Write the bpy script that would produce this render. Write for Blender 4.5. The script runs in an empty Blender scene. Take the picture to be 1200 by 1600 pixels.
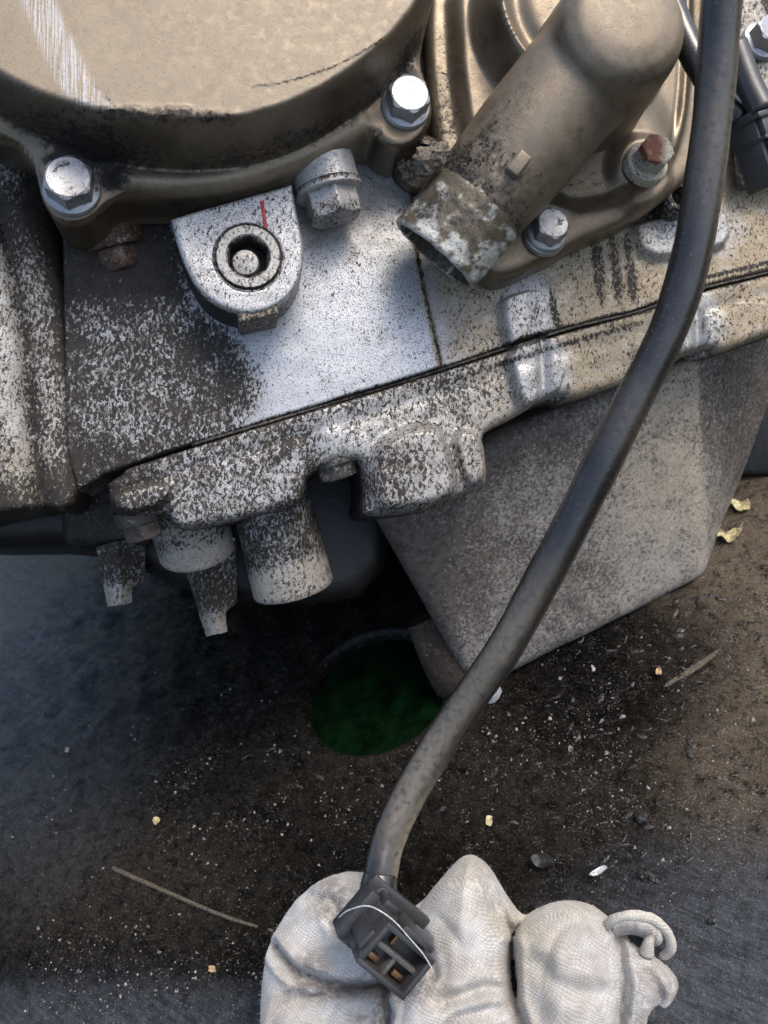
import bpy, math, random
import numpy as np
random.seed(4); rng = np.random.default_rng(7)
C = bpy.context.scene.collection
R = math.radians
# ------------------------------------------------------------------ frames (millimetres)
# E: camera frame on the engine (x right, y up, z to the viewer); Z of the world = ground normal G
D = 190.0; FPX = 1425.0
V3 = lambda *a: np.array(a, float)
nrm = lambda v: np.asarray(v, float) / np.linalg.norm(v)
G = nrm((-0.30, 0.72, 0.62))
def P(px, py, z):
    k = (D - z) / FPX
    return V3((px - 600) * k, (800 - py) * k, z)
E0 = P(900, 1000, -40)
WX = nrm(V3(1, 0, 0) - G[0] * G); WY = np.cross(G, WX)
RW = np.stack([WX, WY, G])
def W(e): return (np.asarray(e, float) - E0) @ RW.T * 0.001
def toE(w): return (np.asarray(w, float) * 1000.0) @ RW + E0
def toPX(e):
    e = np.asarray(e, float); k = FPX / (D - e[..., 2])
    return 600 + e[..., 0] * k, 800 - e[..., 1] * k
def onplane(px, py, o, n):
    d = V3((px - 600) / FPX, (800 - py) / FPX, -1.0); c = V3(0, 0, D)
    return c + d * (np.dot(np.asarray(o) - c, n) / np.dot(d, n))
def GP(px, py, h=0.0): return onplane(px, py, E0 + G * h, G)       # point of the ground seen at a pixel

# ------------------------------------------------------------------ camera
sc = bpy.context.scene
cd = bpy.data.cameras.new("camera"); cam = bpy.data.objects.new("camera", cd); C.objects.link(cam); sc.camera = cam
cd.sensor_fit = 'HORIZONTAL'; cd.sensor_width = 36; cd.lens = 36 * FPX / 1200
cd.clip_start = 0.005; cd.clip_end = 20
from mathutils import Matrix, Vector
mw = np.eye(4); mw[:3, 0] = RW @ V3(1, 0, 0); mw[:3, 1] = RW @ V3(0, 1, 0); mw[:3, 2] = RW @ V3(0, 0, 1); mw[:3, 3] = W(V3(0, 0, D))
cam.matrix_world = Matrix(mw.tolist())
cd.dof.use_dof = True; cd.dof.focus_distance = 0.186; cd.dof.aperture_fstop = 38
# ------------------------------------------------------------------ light
LE = nrm((0.22, 0.74, 0.62)); LW = RW @ LE
el = math.asin(LW[2]); az = math.atan2(LW[0], LW[1])
wd = bpy.data.worlds.new("World"); sc.world = wd; wd.use_nodes = True
nt = wd.node_tree; sky = nt.nodes.new('ShaderNodeTexSky'); sky.sky_type = 'NISHITA'; sky.sun_disc = False
sky.sun_elevation = el; sky.sun_rotation = az; sky.dust_density = 3.0; sky.air_density = 1.0
bg = nt.nodes['Background']; bg.inputs['Strength'].default_value = 0.15
nt.links.new(sky.outputs[0], bg.inputs[0])
ld = bpy.data.lights.new("sun", 'SUN'); ld.energy = 1.5; ld.angle = R(26); ld.color = (1, 0.95, 0.88)
lo = bpy.data.objects.new("sun", ld); C.objects.link(lo)
lo.rotation_euler = Vector((-LW).tolist()).to_track_quat('-Z', 'Y').to_euler(); lo.location = (LW * 1.5).tolist()
sc.view_settings.view_transform = 'Standard'; sc.view_settings.look = 'None'; sc.view_settings.exposure = 0.66; sc.view_settings.gamma = 1

# ------------------------------------------------------------------ maths helpers
def sstep(a, b, x):
    t = np.clip((x - a) / (b - a), 0, 1); return t * t * (3 - 2 * t)
def bl(px, py, cx, cy, rx, ry, ang=0, soft=.5):
    a = R(ang); dx = px - cx; dy = py - cy
    u = (dx * math.cos(a) + dy * math.sin(a)) / rx; v = (-dx * math.sin(a) + dy * math.cos(a)) / ry
    return 1 - sstep(1 - soft, 1 + soft, np.sqrt(u * u + v * v))
def _hash(ix, iy, s):
    n = (ix * 374761393 + iy * 668265263 + s * 974711) & 0x7fffffff
    n = ((n ^ (n >> 13)) * 1274126177) & 0x7fffffff
    return ((n ^ (n >> 16)) & 0xffff) / 65535.0
def vnoise(x, y, s=0):
    ix = np.floor(x).astype(np.int64); iy = np.floor(y).astype(np.int64); fx = x - ix; fy = y - iy
    fx = fx * fx * (3 - 2 * fx); fy = fy * fy * (3 - 2 * fy)
    a = _hash(ix, iy, s); b = _hash(ix + 1, iy, s); c = _hash(ix, iy + 1, s); d = _hash(ix + 1, iy + 1, s)
    return (a * (1 - fx) + b * fx) * (1 - fy) + (c * (1 - fx) + d * fx) * fy - .5
def fbm(x, y, s=0, o=4):
    r = 0; a = 1.0
    for k in range(o):
        r = r + a * vnoise(x, y, s + k * 17); x = x * 2.03 + 5.1; y = y * 2.03 + 1.7; a *= .5
    return r
def chaikin(p, n=2):
    p = np.asarray(p, float)
    for _ in range(n):
        q = np.roll(p, -1, 0); p = np.stack([.75 * p + .25 * q, .25 * p + .75 * q], 1).reshape(-1, p.shape[1])
    return p
def sdf(poly, pts):
    best = np.full(len(pts), 1e18); q = np.zeros((len(pts), 2)); ins = np.zeros(len(pts), bool)
    x, y = pts[:, 0], pts[:, 1]
    for a, b in zip(poly, np.roll(poly, -1, 0)):
        e = b - a; L = max(e @ e, 1e-12)
        t = np.clip(((x - a[0]) * e[0] + (y - a[1]) * e[1]) / L, 0, 1)
        cx = a[0] + t * e[0]; cy = a[1] + t * e[1]; d2 = (x - cx) ** 2 + (y - cy) ** 2
        m = d2 < best; best[m] = d2[m]; q[m, 0] = cx[m]; q[m, 1] = cy[m]
        if a[1] != b[1]:
            c = ((a[1] > y) != (b[1] > y)) & (x < (b[0] - a[0]) * (y - a[1]) / (b[1] - a[1]) + a[0]); ins ^= c
    d = np.sqrt(best); return np.where(ins, d, -d), q
def catmull(p, n=10):
    p = np.asarray(p, float); p = np.vstack([2 * p[0] - p[1], p, 2 * p[-1] - p[-2]]); out = []
    for i in range(1, len(p) - 2):
        for t in np.linspace(0, 1, n, endpoint=False):
            a, b, c, d = p[i - 1:i + 3]
            out.append(.5 * (2 * b + (c - a) * t + (2 * a - 5 * b + 4 * c - d) * t ** 2 + (3 * b - a - 3 * c + d) * t ** 3))
    out.append(p[-2]); return np.array(out)
def drop(d, r):                                            # how far a rounded edge of radius r falls at distance d from it
    t = np.clip(1 - np.maximum(d, 0) / r, 0, 1); return r * (1 - np.sqrt(np.clip(1 - t * t, 0, 1)))

# ------------------------------------------------------------------ object helpers
def tag(o, label, cat, group=None, kind=None):
    if label: o['label'] = label
    if cat: o['category'] = cat
    if group: o['group'] = group
    if kind: o['kind'] = kind
    return o
WLOC = {}
def empty(name, e, label=None, cat=None, group=None):
    o = bpy.data.objects.new(name, None); C.objects.link(o); o.empty_display_size = .01
    w = W(e); o.location = w.tolist(); WLOC[o.name] = w
    return tag(o, label, cat, group)
def mesh(name, v, faces, mat, parent=None, attrs=None, fc=None, smooth=True, sharp=None, origin=None):
    """v: vertices in E millimetres; attrs: dict of float arrays, or a function(px, py, v) giving one"""
    v = np.asarray(v, float); w = W(v)
    if origin is None: o_w = (w.min(0) + w.max(0)) / 2
    else: o_w = W(origin)
    me = bpy.data.meshes.new(name)
    loc = w - o_w
    if isinstance(faces, np.ndarray):
        nf, k = faces.shape
        me.vertices.add(len(v)); me.vertices.foreach_set('co', loc.astype(np.float32).ravel())
        me.loops.add(nf * k); me.loops.foreach_set('vertex_index', faces.astype(np.int32).ravel())
        me.polygons.add(nf); me.polygons.foreach_set('loop_start', np.arange(0, nf * k, k, dtype=np.int32))
        me.update(calc_edges=True)
    else:
        me.from_pydata(loc.tolist(), [], [list(f) for f in faces]); me.update()
    me.validate()
    if callable(attrs):
        px, py = toPX(v); attrs = attrs(px, py, v)
    for k, a in (attrs or {}).items():
        at = me.attributes.new(k, 'FLOAT', 'POINT'); at.data.foreach_set('value', np.broadcast_to(np.asarray(a, np.float32), (len(v),)).astype(np.float32).copy())
    at = me.attributes.new('fc', 'FLOAT_VECTOR', 'POINT')
    at.data.foreach_set('vector', (v if fc is None else np.asarray(fc, float)).astype(np.float32).ravel())
    me.polygons.foreach_set('use_smooth', np.full(len(me.polygons), smooth, bool))
    if sharp: me.set_sharp_from_angle(angle=R(sharp))
    me.materials.append(mat)
    o = bpy.data.objects.new(name, me); C.objects.link(o); WLOC[o.name] = o_w
    if parent is not None:
        o.parent = parent; o.location = (o_w - WLOC[parent.name]).tolist()
    else: o.location = o_w.tolist()
    return o
class Frame:
    def __init__(s, o, n, up=(0, 1, 0)):
        s.o = np.asarray(o, float); s.z = nrm(n); s.x = nrm(np.cross(up, s.z)); s.y = np.cross(s.z, s.x)
    def uv(s, px, py, h):
        p = onplane(px, py, s.o + s.z * h, s.z) - s.o; return V3(p @ s.x, p @ s.y)
    def poly(s, pts, h): return np.array([s.uv(a, b, h) for a, b in pts])
    def E(s, x, y, z): return s.o + np.multiply.outer(x, s.x) + np.multiply.outer(y, s.y) + np.multiply.outer(z, s.z)
    def pt(s, px, py, h): return onplane(px, py, s.o + s.z * h, s.z)
def relief(name, fr, poly, hfun, base, mat, parent, attrs=None, cell=.45, walls=3, hole=None, wall_in=0.0):
    lo_, hi = poly.min(0) - cell, poly.max(0) + cell
    xs = np.arange(lo_[0], hi[0] + cell, cell); ys = np.arange(lo_[1], hi[1] + cell, cell)
    X, Y = np.meshgrid(xs, ys); pts = np.stack([X.ravel(), Y.ravel()], 1)
    d, q = sdf(poly, pts)
    if hole is not None:
        d2, q2 = sdf(hole, pts); m = -d2 < d; d = np.where(m, -d2, d); q[m] = q2[m]
    snap = np.abs(d) < cell * .55; pts[snap] = q[snap]; d = np.where(snap, 0, d)
    used = d >= 0
    ny, nx = X.shape; I = np.arange(nx * ny).reshape(ny, nx)
    quad = np.stack([I[:-1, :-1], I[:-1, 1:], I[1:, 1:], I[1:, :-1]], -1).reshape(-1, 4)
    u = used[quad]; cnt = u.sum(1)
    # a quad flat on the outline (all four snapped, centre outside) is left out
    full = quad[cnt == 4]; cs = pts[full].mean(1)
    allsn = (d[full] == 0).all(1)
    if allsn.any():
        dd, _ = sdf(poly, cs[allsn]); k = np.ones(len(full), bool); k[np.where(allsn)[0][dd < 0]] = False; full = full[k]
    t3 = quad[cnt == 3]; u3 = u[cnt == 3]
    tri = np.array([row[m] for row, m in zip(t3, u3)]) if len(t3) else np.zeros((0, 3), int)
    ids = np.unique(np.concatenate([full.ravel(), tri.ravel()]).astype(int))
    mp = np.full(nx * ny, -1); mp[ids] = np.arange(len(ids))
    full = mp[full]; tri = mp[tri.astype(int)] if len(tri) else tri.astype(int)
    p2 = pts[ids]; dd = d[ids]; H = hfun(p2[:, 0], p2[:, 1], dd)
    tris = np.concatenate([full[:, [0, 1, 2]], full[:, [0, 2, 3]], tri]).astype(int)
    # walls
    e = np.concatenate([tris[:, [0, 1]], tris[:, [1, 2]], tris[:, [2, 0]]]); key = np.sort(e, 1)
    kk = key[:, 0].astype(np.int64) * (len(ids) + 1) + key[:, 1]; uq, inv, cn = np.unique(kk, return_inverse=True, return_counts=True)
    be = e[cn[inv] == 1]
    bv = np.unique(be.ravel()); bm = np.full(len(ids), -1); bm[bv] = np.arange(len(bv))
    VX = [p2[:, 0]]; VY = [p2[:, 1]]; VZ = [H]; T = [tris]; prev = lambda i: i
    off = len(ids); prev_idx = bv
    for s in range(1, walls + 1):
        z = H[bv] + (base - H[bv]) * s / walls
        VX.append(p2[bv, 0]); VY.append(p2[bv, 1]); VZ.append(z)
        cur = off + np.arange(len(bv)); a0 = prev_idx[bm[be[:, 0]]]; b0 = prev_idx[bm[be[:, 1]]]; a1 = cur[bm[be[:, 0]]]; b1 = cur[bm[be[:, 1]]]
        T += [np.stack([a0, a1, b1], 1), np.stack([a0, b1, b0], 1)]
        prev_idx = cur; off += len(bv)
    x = np.concatenate(VX); y = np.concatenate(VY); z = np.concatenate(VZ)
    return mesh(name, fr.E(x, y, z), np.concatenate(T), mat, parent, attrs, fc=np.stack([x, y, z], 1), sharp=70)
def frame_of(axis, up=(0.13, 1, 0.21)):
    a = nrm(axis); x = nrm(np.cross(up, a)); return x, np.cross(a, x), a
def lathe(prof, o, axis, segs=48, radial=None, up=(0.13, 1, 0.21), closed=False):
    """prof: list of (r, z) or (r, z, weight of the hexagon)"""
    x, y, a = frame_of(axis, up); th = np.linspace(0, 2 * math.pi, segs, endpoint=False); V = []
    for p in prof:
        r = np.full(segs, p[0]) if radial is None else radial(th, p)
        V.append(np.asarray(o) + np.outer(r * np.cos(th), x) + np.outer(r * np.sin(th), y) + p[1] * a)
    n = len(prof); F = []
    i = np.arange(segs); j = (i + 1) % segs
    for k in range(n - 1): F.append(np.stack([k * segs + i, k * segs + j, (k + 1) * segs + j, (k + 1) * segs + i], 1))
    return np.concatenate(V), np.concatenate(F)
def hexr(th, flat):
    return flat / np.cos((th % (math.pi / 3)) - math.pi / 6)
def join(parts):
    V = []; F = []; n = 0
    for v, f in parts:
        V.append(v); F += [[int(i) + n for i in q] for q in np.asarray(f)] if isinstance(f, np.ndarray) else [[i + n for i in q] for q in f]
        n += len(v)
    return np.concatenate(V), F
def hexhead(o, axis, flat, h, rot=0.0, segs=96, dish=.25):
    cone = lambda z: flat * .93 + (h - z) * 1.9
    zs = [0, h * .5, h * .75, h * .85, h * .92, h * .97, h]
    prof = [(1, z) for z in zs]
    rad = lambda th, p: np.minimum(hexr(th + rot, flat), cone(p[1]))
    v, f = lathe(prof, o, axis, segs, rad)
    v2, f2 = lathe([(flat * .93, h), (flat * .85, h - .02), (flat * .6, h - dish * .6), (flat * .3, h - dish * .9), (.01, h - dish)], o, axis, segs)
    return join([(v, f), (v2, f2)])
def bolt(name, o, axis, flat, h, fr_, fh, parent, mat, rot=0, attrs=None, washer=0, label=None):
    """flanged hexagon bolt standing at o"""
    x, y, a = frame_of(axis); ps = []; z = 0
    if washer:
        ps.append(lathe([(washer, -.6), (washer, .55), (washer - .25, .8), (fr_ * .8, .82)], o, axis)); z = .8
    ps.append(lathe([(fr_, z - .3), (fr_ + .05, z + fh * .45), (fr_ - .2, z + fh * .8), (fr_ - .7, z + fh), (flat * .9, z + fh + .35)], o, axis))
    ps.append(hexhead(np.asarray(o) + a * (z + fh * .8), axis, flat, h, rot))
    v, f = join(ps)
    ob = mesh(name, v, f, mat, parent, attrs, sharp=32, fc=v)
    if label: ob['label'] = label
    return ob
def tube(path, rad, segs=20, cap=True):
    p = np.asarray(path, float); n = len(p); t = np.gradient(p, axis=0); t /= np.linalg.norm(t, axis=1)[:, None]
    rad = np.broadcast_to(np.asarray(rad, float), (n,)); u = nrm(np.cross(t[0], (0.2, 0.1, 1))); V = []; th = np.linspace(0, 2 * math.pi, segs, endpoint=False)
    for i in range(n):
        u = nrm(u - (u @ t[i]) * t[i]); w = np.cross(t[i], u)
        V.append(p[i] + rad[i] * (np.outer(np.cos(th), u) + np.outer(np.sin(th), w)))
    V = np.concatenate(V); k = np.arange(segs); j = (k + 1) % segs
    F = [np.stack([i * segs + k, i * segs + j, (i + 1) * segs + j, (i + 1) * segs + k], 1) for i in range(n - 1)]
    F = [list(map(int, q)) for q in np.concatenate(F)]
    if cap: F += [list(range(segs))[::-1], [(n - 1) * segs + int(i) for i in range(segs)]]
    return V, F
def box8(p):                                               # eight corners: bottom ring then top ring
    return np.asarray(p, float), [[3, 2, 1, 0], [4, 5, 6, 7], [0, 1, 5, 4], [1, 2, 6, 5], [2, 3, 7, 6], [3, 0, 4, 7]]
def obox(o, x, y, z, sx, sy, sz):                          # oriented box, o centre, half sizes
    p = [np.asarray(o) + a * sx * x + b * sy * y + c * sz * z for c in (-1, 1) for a, b in ((-1, -1), (1, -1), (1, 1), (-1, 1))]
    return box8(p)
import bmesh
def bevelled(v, f, w, seg=2, sub=0):
    bm = bmesh.new(); vs = [bm.verts.new(p) for p in v]
    for q in f: bm.faces.new([vs[i] for i in q])
    bmesh.ops.recalc_face_normals(bm, faces=bm.faces)
    bmesh.ops.bevel(bm, geom=[e for e in bm.edges], offset=w, segments=seg, affect='EDGES', profile=.5)
    if sub: bmesh.ops.subdivide_edges(bm, edges=bm.edges[:], cuts=sub, use_grid_fill=True)
    bmesh.ops.recalc_face_normals(bm, faces=bm.faces)
    V = np.array([p.co[:] for p in bm.verts]); bm.verts.index_update(); F = [[p.index for p in q.verts] for q in bm.faces]; bm.free()
    return V, F

# ------------------------------------------------------------------ materials
class N:
    def __init__(s, name):
        s.m = bpy.data.materials.new(name); s.m.use_nodes = True; s.t = s.m.node_tree; s.b = s.t.nodes['Principled BSDF']
    def n(s, t, **k):
        x = s.t.nodes.new(t)
        for a, b in k.items(): setattr(x, a, b)
        return x
    def put(s, sock, v):
        if isinstance(v, bpy.types.NodeSocket): s.t.links.new(v, sock)
        elif isinstance(v, tuple) and len(v) == 3 and sock.type == 'RGBA': sock.default_value = (*v, 1)
        else: sock.default_value = v
    def attr(s, a, vec=False):
        x = s.n('ShaderNodeAttribute', attribute_name=a); return x.outputs['Vector' if vec else 'Fac']
    def math(s, op, a, b=0.0, c=0.0, clamp=False):
        x = s.n('ShaderNodeMath', operation=op, use_clamp=clamp)
        for i, v in enumerate((a, b, c)): s.put(x.inputs[i], v)
        return x.outputs[0]
    def add(s, a, b): return s.math('ADD', a, b)
    def sub(s, a, b): return s.math('SUBTRACT', a, b)
    def mul(s, a, b): return s.math('MULTIPLY', a, b)
    def noise(s, vec, scale, detail=4, rough=.55, dist=0.0):
        x = s.n('ShaderNodeTexNoise'); s.put(x.inputs['Vector'], vec); s.put(x.inputs['Scale'], scale)
        s.put(x.inputs['Detail'], float(detail)); s.put(x.inputs['Roughness'], rough); s.put(x.inputs['Distortion'], dist); return x.outputs['Fac']
    def vor(s, vec, scale, feature='F1', out='Distance'):
        x = s.n('ShaderNodeTexVoronoi', feature=feature); s.put(x.inputs['Vector'], vec); s.put(x.inputs['Scale'], scale); return x.outputs[out]
    def map(s, vec, rot=(0, 0, 0), scale=(1, 1, 1), loc=(0, 0, 0)):
        x = s.n('ShaderNodeMapping'); s.put(x.inputs['Vector'], vec); x.inputs['Rotation'].default_value = rot; x.inputs['Scale'].default_value = scale; x.inputs['Location'].default_value = loc
        return x.outputs[0]
    def ramp(s, v, a, b, lo=0.0, hi=1.0, smooth=True):
        x = s.n('ShaderNodeMapRange', interpolation_type='SMOOTHSTEP' if smooth else 'LINEAR'); x.clamp = True
        for i, k in enumerate((v, a, b, lo, hi)): s.put(x.inputs[i], k)
        return x.outputs[0]
    def mix(s, f, a, b):
        x = s.n('ShaderNodeMix', data_type='RGBA'); s.put(x.inputs['Factor'], f); s.put(x.inputs['A'] if False else x.inputs[6], a); s.put(x.inputs[7], b); return x.outputs[2]
    def mixf(s, f, a, b):
        x = s.n('ShaderNodeMix', data_type='FLOAT'); s.put(x.inputs[0], f); s.put(x.inputs[2], a); s.put(x.inputs[3], b); return x.outputs[0]
    def bump(s, h, dist, strength=1.0, normal=None):
        x = s.n('ShaderNodeBump'); s.put(x.inputs['Height'], h); x.inputs['Distance'].default_value = dist; s.put(x.inputs['Strength'], strength)
        if normal is not None: s.put(x.inputs['Normal'], normal)
        return x.outputs[0]
    def out(s, **k):
        for a, b in k.items(): s.put(s.b.inputs[a.replace('_', ' ')], b)
        return s.m
def aged(name, paint, tan, dirt, scrape=(0.62, 0.62, 0.63), metal=.3, rough=.42, t0=.36, t1=.66, fine=1.0, soft=.025, patch=.36, stretch=(1, 1, 1), bumpd=.06, tanmix=.85, pits=.6, film=1.35):
    m = N(name); fc = m.attr('fc', True)
    g = m.attr('grime'); w = m.attr('warm'); sc_ = m.attr('scrape')
    wr = m.map(fc, rot=(0, 0, R(-35)), scale=stretch)
    na = m.noise(wr, 1.15 * fine, 3, .6, .4); nb = m.noise(wr, 3.1 * fine, 2, .6); nl = m.noise(fc, .13, 3, .6); nm = m.noise(fc, .5, 4, .6)
    v = m.add(m.mul(na, .68), m.mul(nb, .32))
    gg = m.add(g, m.mul(m.sub(nl, .5), patch * 2)); gg = m.add(gg, m.mul(m.sub(nm, .5), patch))
    t = m.ramp(gg, 0.0, 1.0, t0, t1, smooth=False)
    p = m.ramp(v, m.sub(t, soft), m.add(t, soft))                        # 1 = paint, 0 = dirt
    pit = m.ramp(m.noise(fc, 2.3 * fine, 2, .55, .6), m.sub(.335, m.mul(nm, -.09)), m.sub(.375, m.mul(nm, -.09)), 1 - pits, 1); p = m.mul(p, pit)
    ww = m.math('MULTIPLY', w, m.ramp(nm, .25, .6, .55, 1.1), clamp=True)
    pc = m.mix(m.mul(ww, tanmix), paint, tan); pc = m.mix(m.math('MULTIPLY', g, .45, clamp=True), pc, dirt)
    fm = m.math('MULTIPLY', m.ramp(m.noise(fc, .34, 6, .72, .5), .40, .66), m.math('MULTIPLY', gg, film, clamp=True), clamp=True); pc = m.mix(fm, pc, tuple(.25 * a + .12 * b for a, b in zip(tan, paint)))
    nf = m.noise(fc, 7.0, 2, .5); pc2 = m.mix(m.ramp(nf, .3, .7), m.mix(.18, pc, (0, 0, 0)), pc)
    streak = m.noise(m.map(fc, rot=(0, 0, R(28)), scale=(4.5, .10, 1)), 1.0, 3, .65)
    sm = m.math('MULTIPLY', sc_, m.ramp(streak, .45, .58), clamp=True)
    pc3 = m.mix(sm, pc2, scrape)
    dc = m.mix(m.ramp(nm, .35, .65), dirt, tuple(min(1, c * 1.9) for c in dirt))
    col = m.mix(m.math('MAXIMUM', p, m.mul(sm, .85)), dc, pc3)
    rg = m.mixf(p, .5, m.mixf(ww, rough, min(.8, rough + .25)))
    h = m.add(m.mul(p, .8), m.add(m.mul(nb, .7), m.mul(nf, .35)))
    return m.out(Specular_IOR_Level=m.mixf(p, .22, .5), Base_Color=col, Roughness=m.add(rg, m.mul(m.sub(nf, .5), .15)), Metallic=m.mul(m.mixf(ww, 1.0, .35), m.mul(p, metal)), Normal=m.bump(h, bumpd * .001, .8))
M = {}
M['alu'] = aged('silver_painted_casting', (.58, .59, .60), (.47, .355, .195), (.019, .016, .013), metal=.5, rough=.38, stretch=(1, .62, 1), fine=1.45, soft=.06)
M['pan'] = aged('sump_casting', (.52, .50, .475), (.48, .40, .285), (.060, .052, .045), metal=.25, rough=.42, soft=.11, fine=1.1, patch=.35, pits=.4)
M['bronze'] = aged('bronze_painted_casting', (.215, .175, .123), (.34, .275, .197), (.016, .0135, .012), scrape=(.36, .36, .37), metal=.85, rough=.33, t0=.22, t1=.7, fine=.7, soft=.11, patch=.15, bumpd=.045, pits=.15)
M['spout'] = aged('corroded_spout', (.24, .195, .135), (.66, .66, .60), (.045, .038, .027), metal=.6, rough=.42, tanmix=1.0, fine=.6, soft=.16, patch=.5, bumpd=.07)
M['zinc'] = aged('zinc_plating', (.50, .51, .535), (.45, .38, .27), (.035, .03, .026), metal=.8, rough=.42, t0=.25, fine=.9, soft=.07, pits=.25, bumpd=.03)
M['rust'] = aged('rusted_zinc', (.55, .52, .42), (.25, .095, .05), (.05, .03, .02), metal=.2, rough=.6, fine=1.1, soft=.05, tanmix=1.0)
M['rustcast'] = aged('rusted_casting', (.30, .27, .24), (.085, .050, .034), (.03, .022, .017), metal=.1, rough=.6, fine=.8, soft=.1, tanmix=.95, bumpd=.5, patch=.6)
M['gasket'] = aged('gasket', (.10, .09, .075), (.25, .2, .14), (.02, .018, .016), metal=0, rough=.6)
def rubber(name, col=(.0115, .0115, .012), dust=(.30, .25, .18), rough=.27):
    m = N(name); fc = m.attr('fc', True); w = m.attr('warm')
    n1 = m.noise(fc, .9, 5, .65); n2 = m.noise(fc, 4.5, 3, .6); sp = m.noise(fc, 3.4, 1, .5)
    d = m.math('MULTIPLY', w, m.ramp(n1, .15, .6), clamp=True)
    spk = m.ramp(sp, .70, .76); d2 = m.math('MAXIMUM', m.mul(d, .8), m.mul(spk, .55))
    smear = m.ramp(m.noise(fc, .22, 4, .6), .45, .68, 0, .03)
    c = m.mix(m.math('MAXIMUM', d2, smear), col, dust)  # dust tone, which also carries the highlight painted on the cable
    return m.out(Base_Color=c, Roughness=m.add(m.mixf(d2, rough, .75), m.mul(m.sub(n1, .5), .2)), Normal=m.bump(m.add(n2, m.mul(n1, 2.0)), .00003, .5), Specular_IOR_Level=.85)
M['rubber'] = rubber('black_rubber'); M['plastic'] = rubber('black_plastic', (.02, .02, .022), (.28, .26, .23), .4)
def plain(name, col, rough=.5, metal=0.0, var=.3, scale=2.0, b=.05):
    m = N(name); fc = m.attr('fc', True); n = m.noise(fc, scale, 4, .6)
    return m.out(Base_Color=m.mix(m.ramp(n, .3, .7), tuple(c * (1 - var) for c in col), tuple(min(1, c * (1 + var)) for c in col)), Roughness=rough, Metallic=metal, Normal=m.bump(n, b * .001, .7))
M['grease'] = plain('black_underside_shade', (.0075, .0066, .0058), .5, var=.5, scale=.4, b=.3)  # near-black tone standing in for deep shade under and behind the engine
M['copper'] = plain('copper_terminal', (.28, .16, .08), .4, .9)
M['red'] = plain('red_paint', (.42, .05, .035), .5)
M['leaf'] = plain('dry_leaf', (.52, .44, .24), .7, var=.35, scale=1.2, b=.15)
M['twig'] = plain('dry_twig', (.085, .068, .046), .8, var=.6)
M['stone'] = plain('pale_grit', (.24, .22, .195), .35, var=.9, scale=1.2)
M['crumb'] = plain('black_crumb', (.018, .017, .016), .5, var=.5)
M['thread'] = plain('white_fibre', (.75, .74, .72), .6)
M['wood'] = plain('wood_splinter', (.42, .27, .15), .7, var=.4)
M['scale'] = plain('silver_paint_flake', (.55, .55, .55), .45, .2)
M['mud'] = plain('caked_dirt', (.15, .12, .09), .85, var=.6, scale=1.5, b=.3)
def cloth():
    m = N('knitted_cotton'); fc = m.attr('fc', True); g = m.attr('grime'); w = m.attr('warm')
    wv = m.n('ShaderNodeTexNoise'); m.put(wv.inputs['Vector'], fc); wv.inputs['Scale'].default_value = .12; wv.inputs['Detail'].default_value = 2
    warp = m.n('ShaderNodeVectorMath', operation='MULTIPLY_ADD'); m.put(warp.inputs[0], wv.outputs['Color']); warp.inputs[1].default_value = (5, 5, 0); m.put(warp.inputs[2], fc)
    r = m.map(warp.outputs[0], rot=(0, 0, R(24)))
    sep = m.n('ShaderNodeSeparateXYZ'); m.put(sep.inputs[0], r)
    x = m.mul(sep.outputs[0], 2 * math.pi / .66); y = m.mul(sep.outputs[1], 2 * math.pi / .54)
    zig = m.mul(m.math('ABSOLUTE', m.math('SINE', m.mul(x, .5))), 2.2)
    k = m.mul(m.math('ABSOLUTE', m.math('SINE', m.mul(x, .5))), m.add(.5, m.mul(m.math('SINE', m.add(y, zig)), .5)))
    n1 = m.noise(fc, .11, 5, .65); n2 = m.noise(fc, .55, 5, .7); n3 = m.noise(fc, 5, 3, .6)
    d = m.math('MULTIPLY', g, m.ramp(n2, .3, .62), clamp=True)
    spots = m.mul(m.ramp(m.noise(fc, .8, 3, .7), .66, .74), .45)
    c = m.mix(m.ramp(n1, .38, .64), (.46, .425, .39), (.66, .65, .63)); c = m.mix(m.mul(w, .6), c, (.60, .53, .37))
    c = m.mix(m.mul(m.math('MAXIMUM', d, spots), .8), c, (.15, .125, .115))
    c = m.mix(m.ramp(k, .0, .35, .5, 0), c, m.mix(.65, c, (.12, .11, .10)))  # shade between the stitches put into the colour
    return m.out(Base_Color=c, Roughness=.95, Specular_IOR_Level=.15, Sheen_Weight=.25, Normal=m.bump(m.add(m.mul(k, m.ramp(n2, .3, .6, .35, 1)), m.mul(n3, 1.0)), .0001, .8))
M['cloth'] = cloth()
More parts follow.
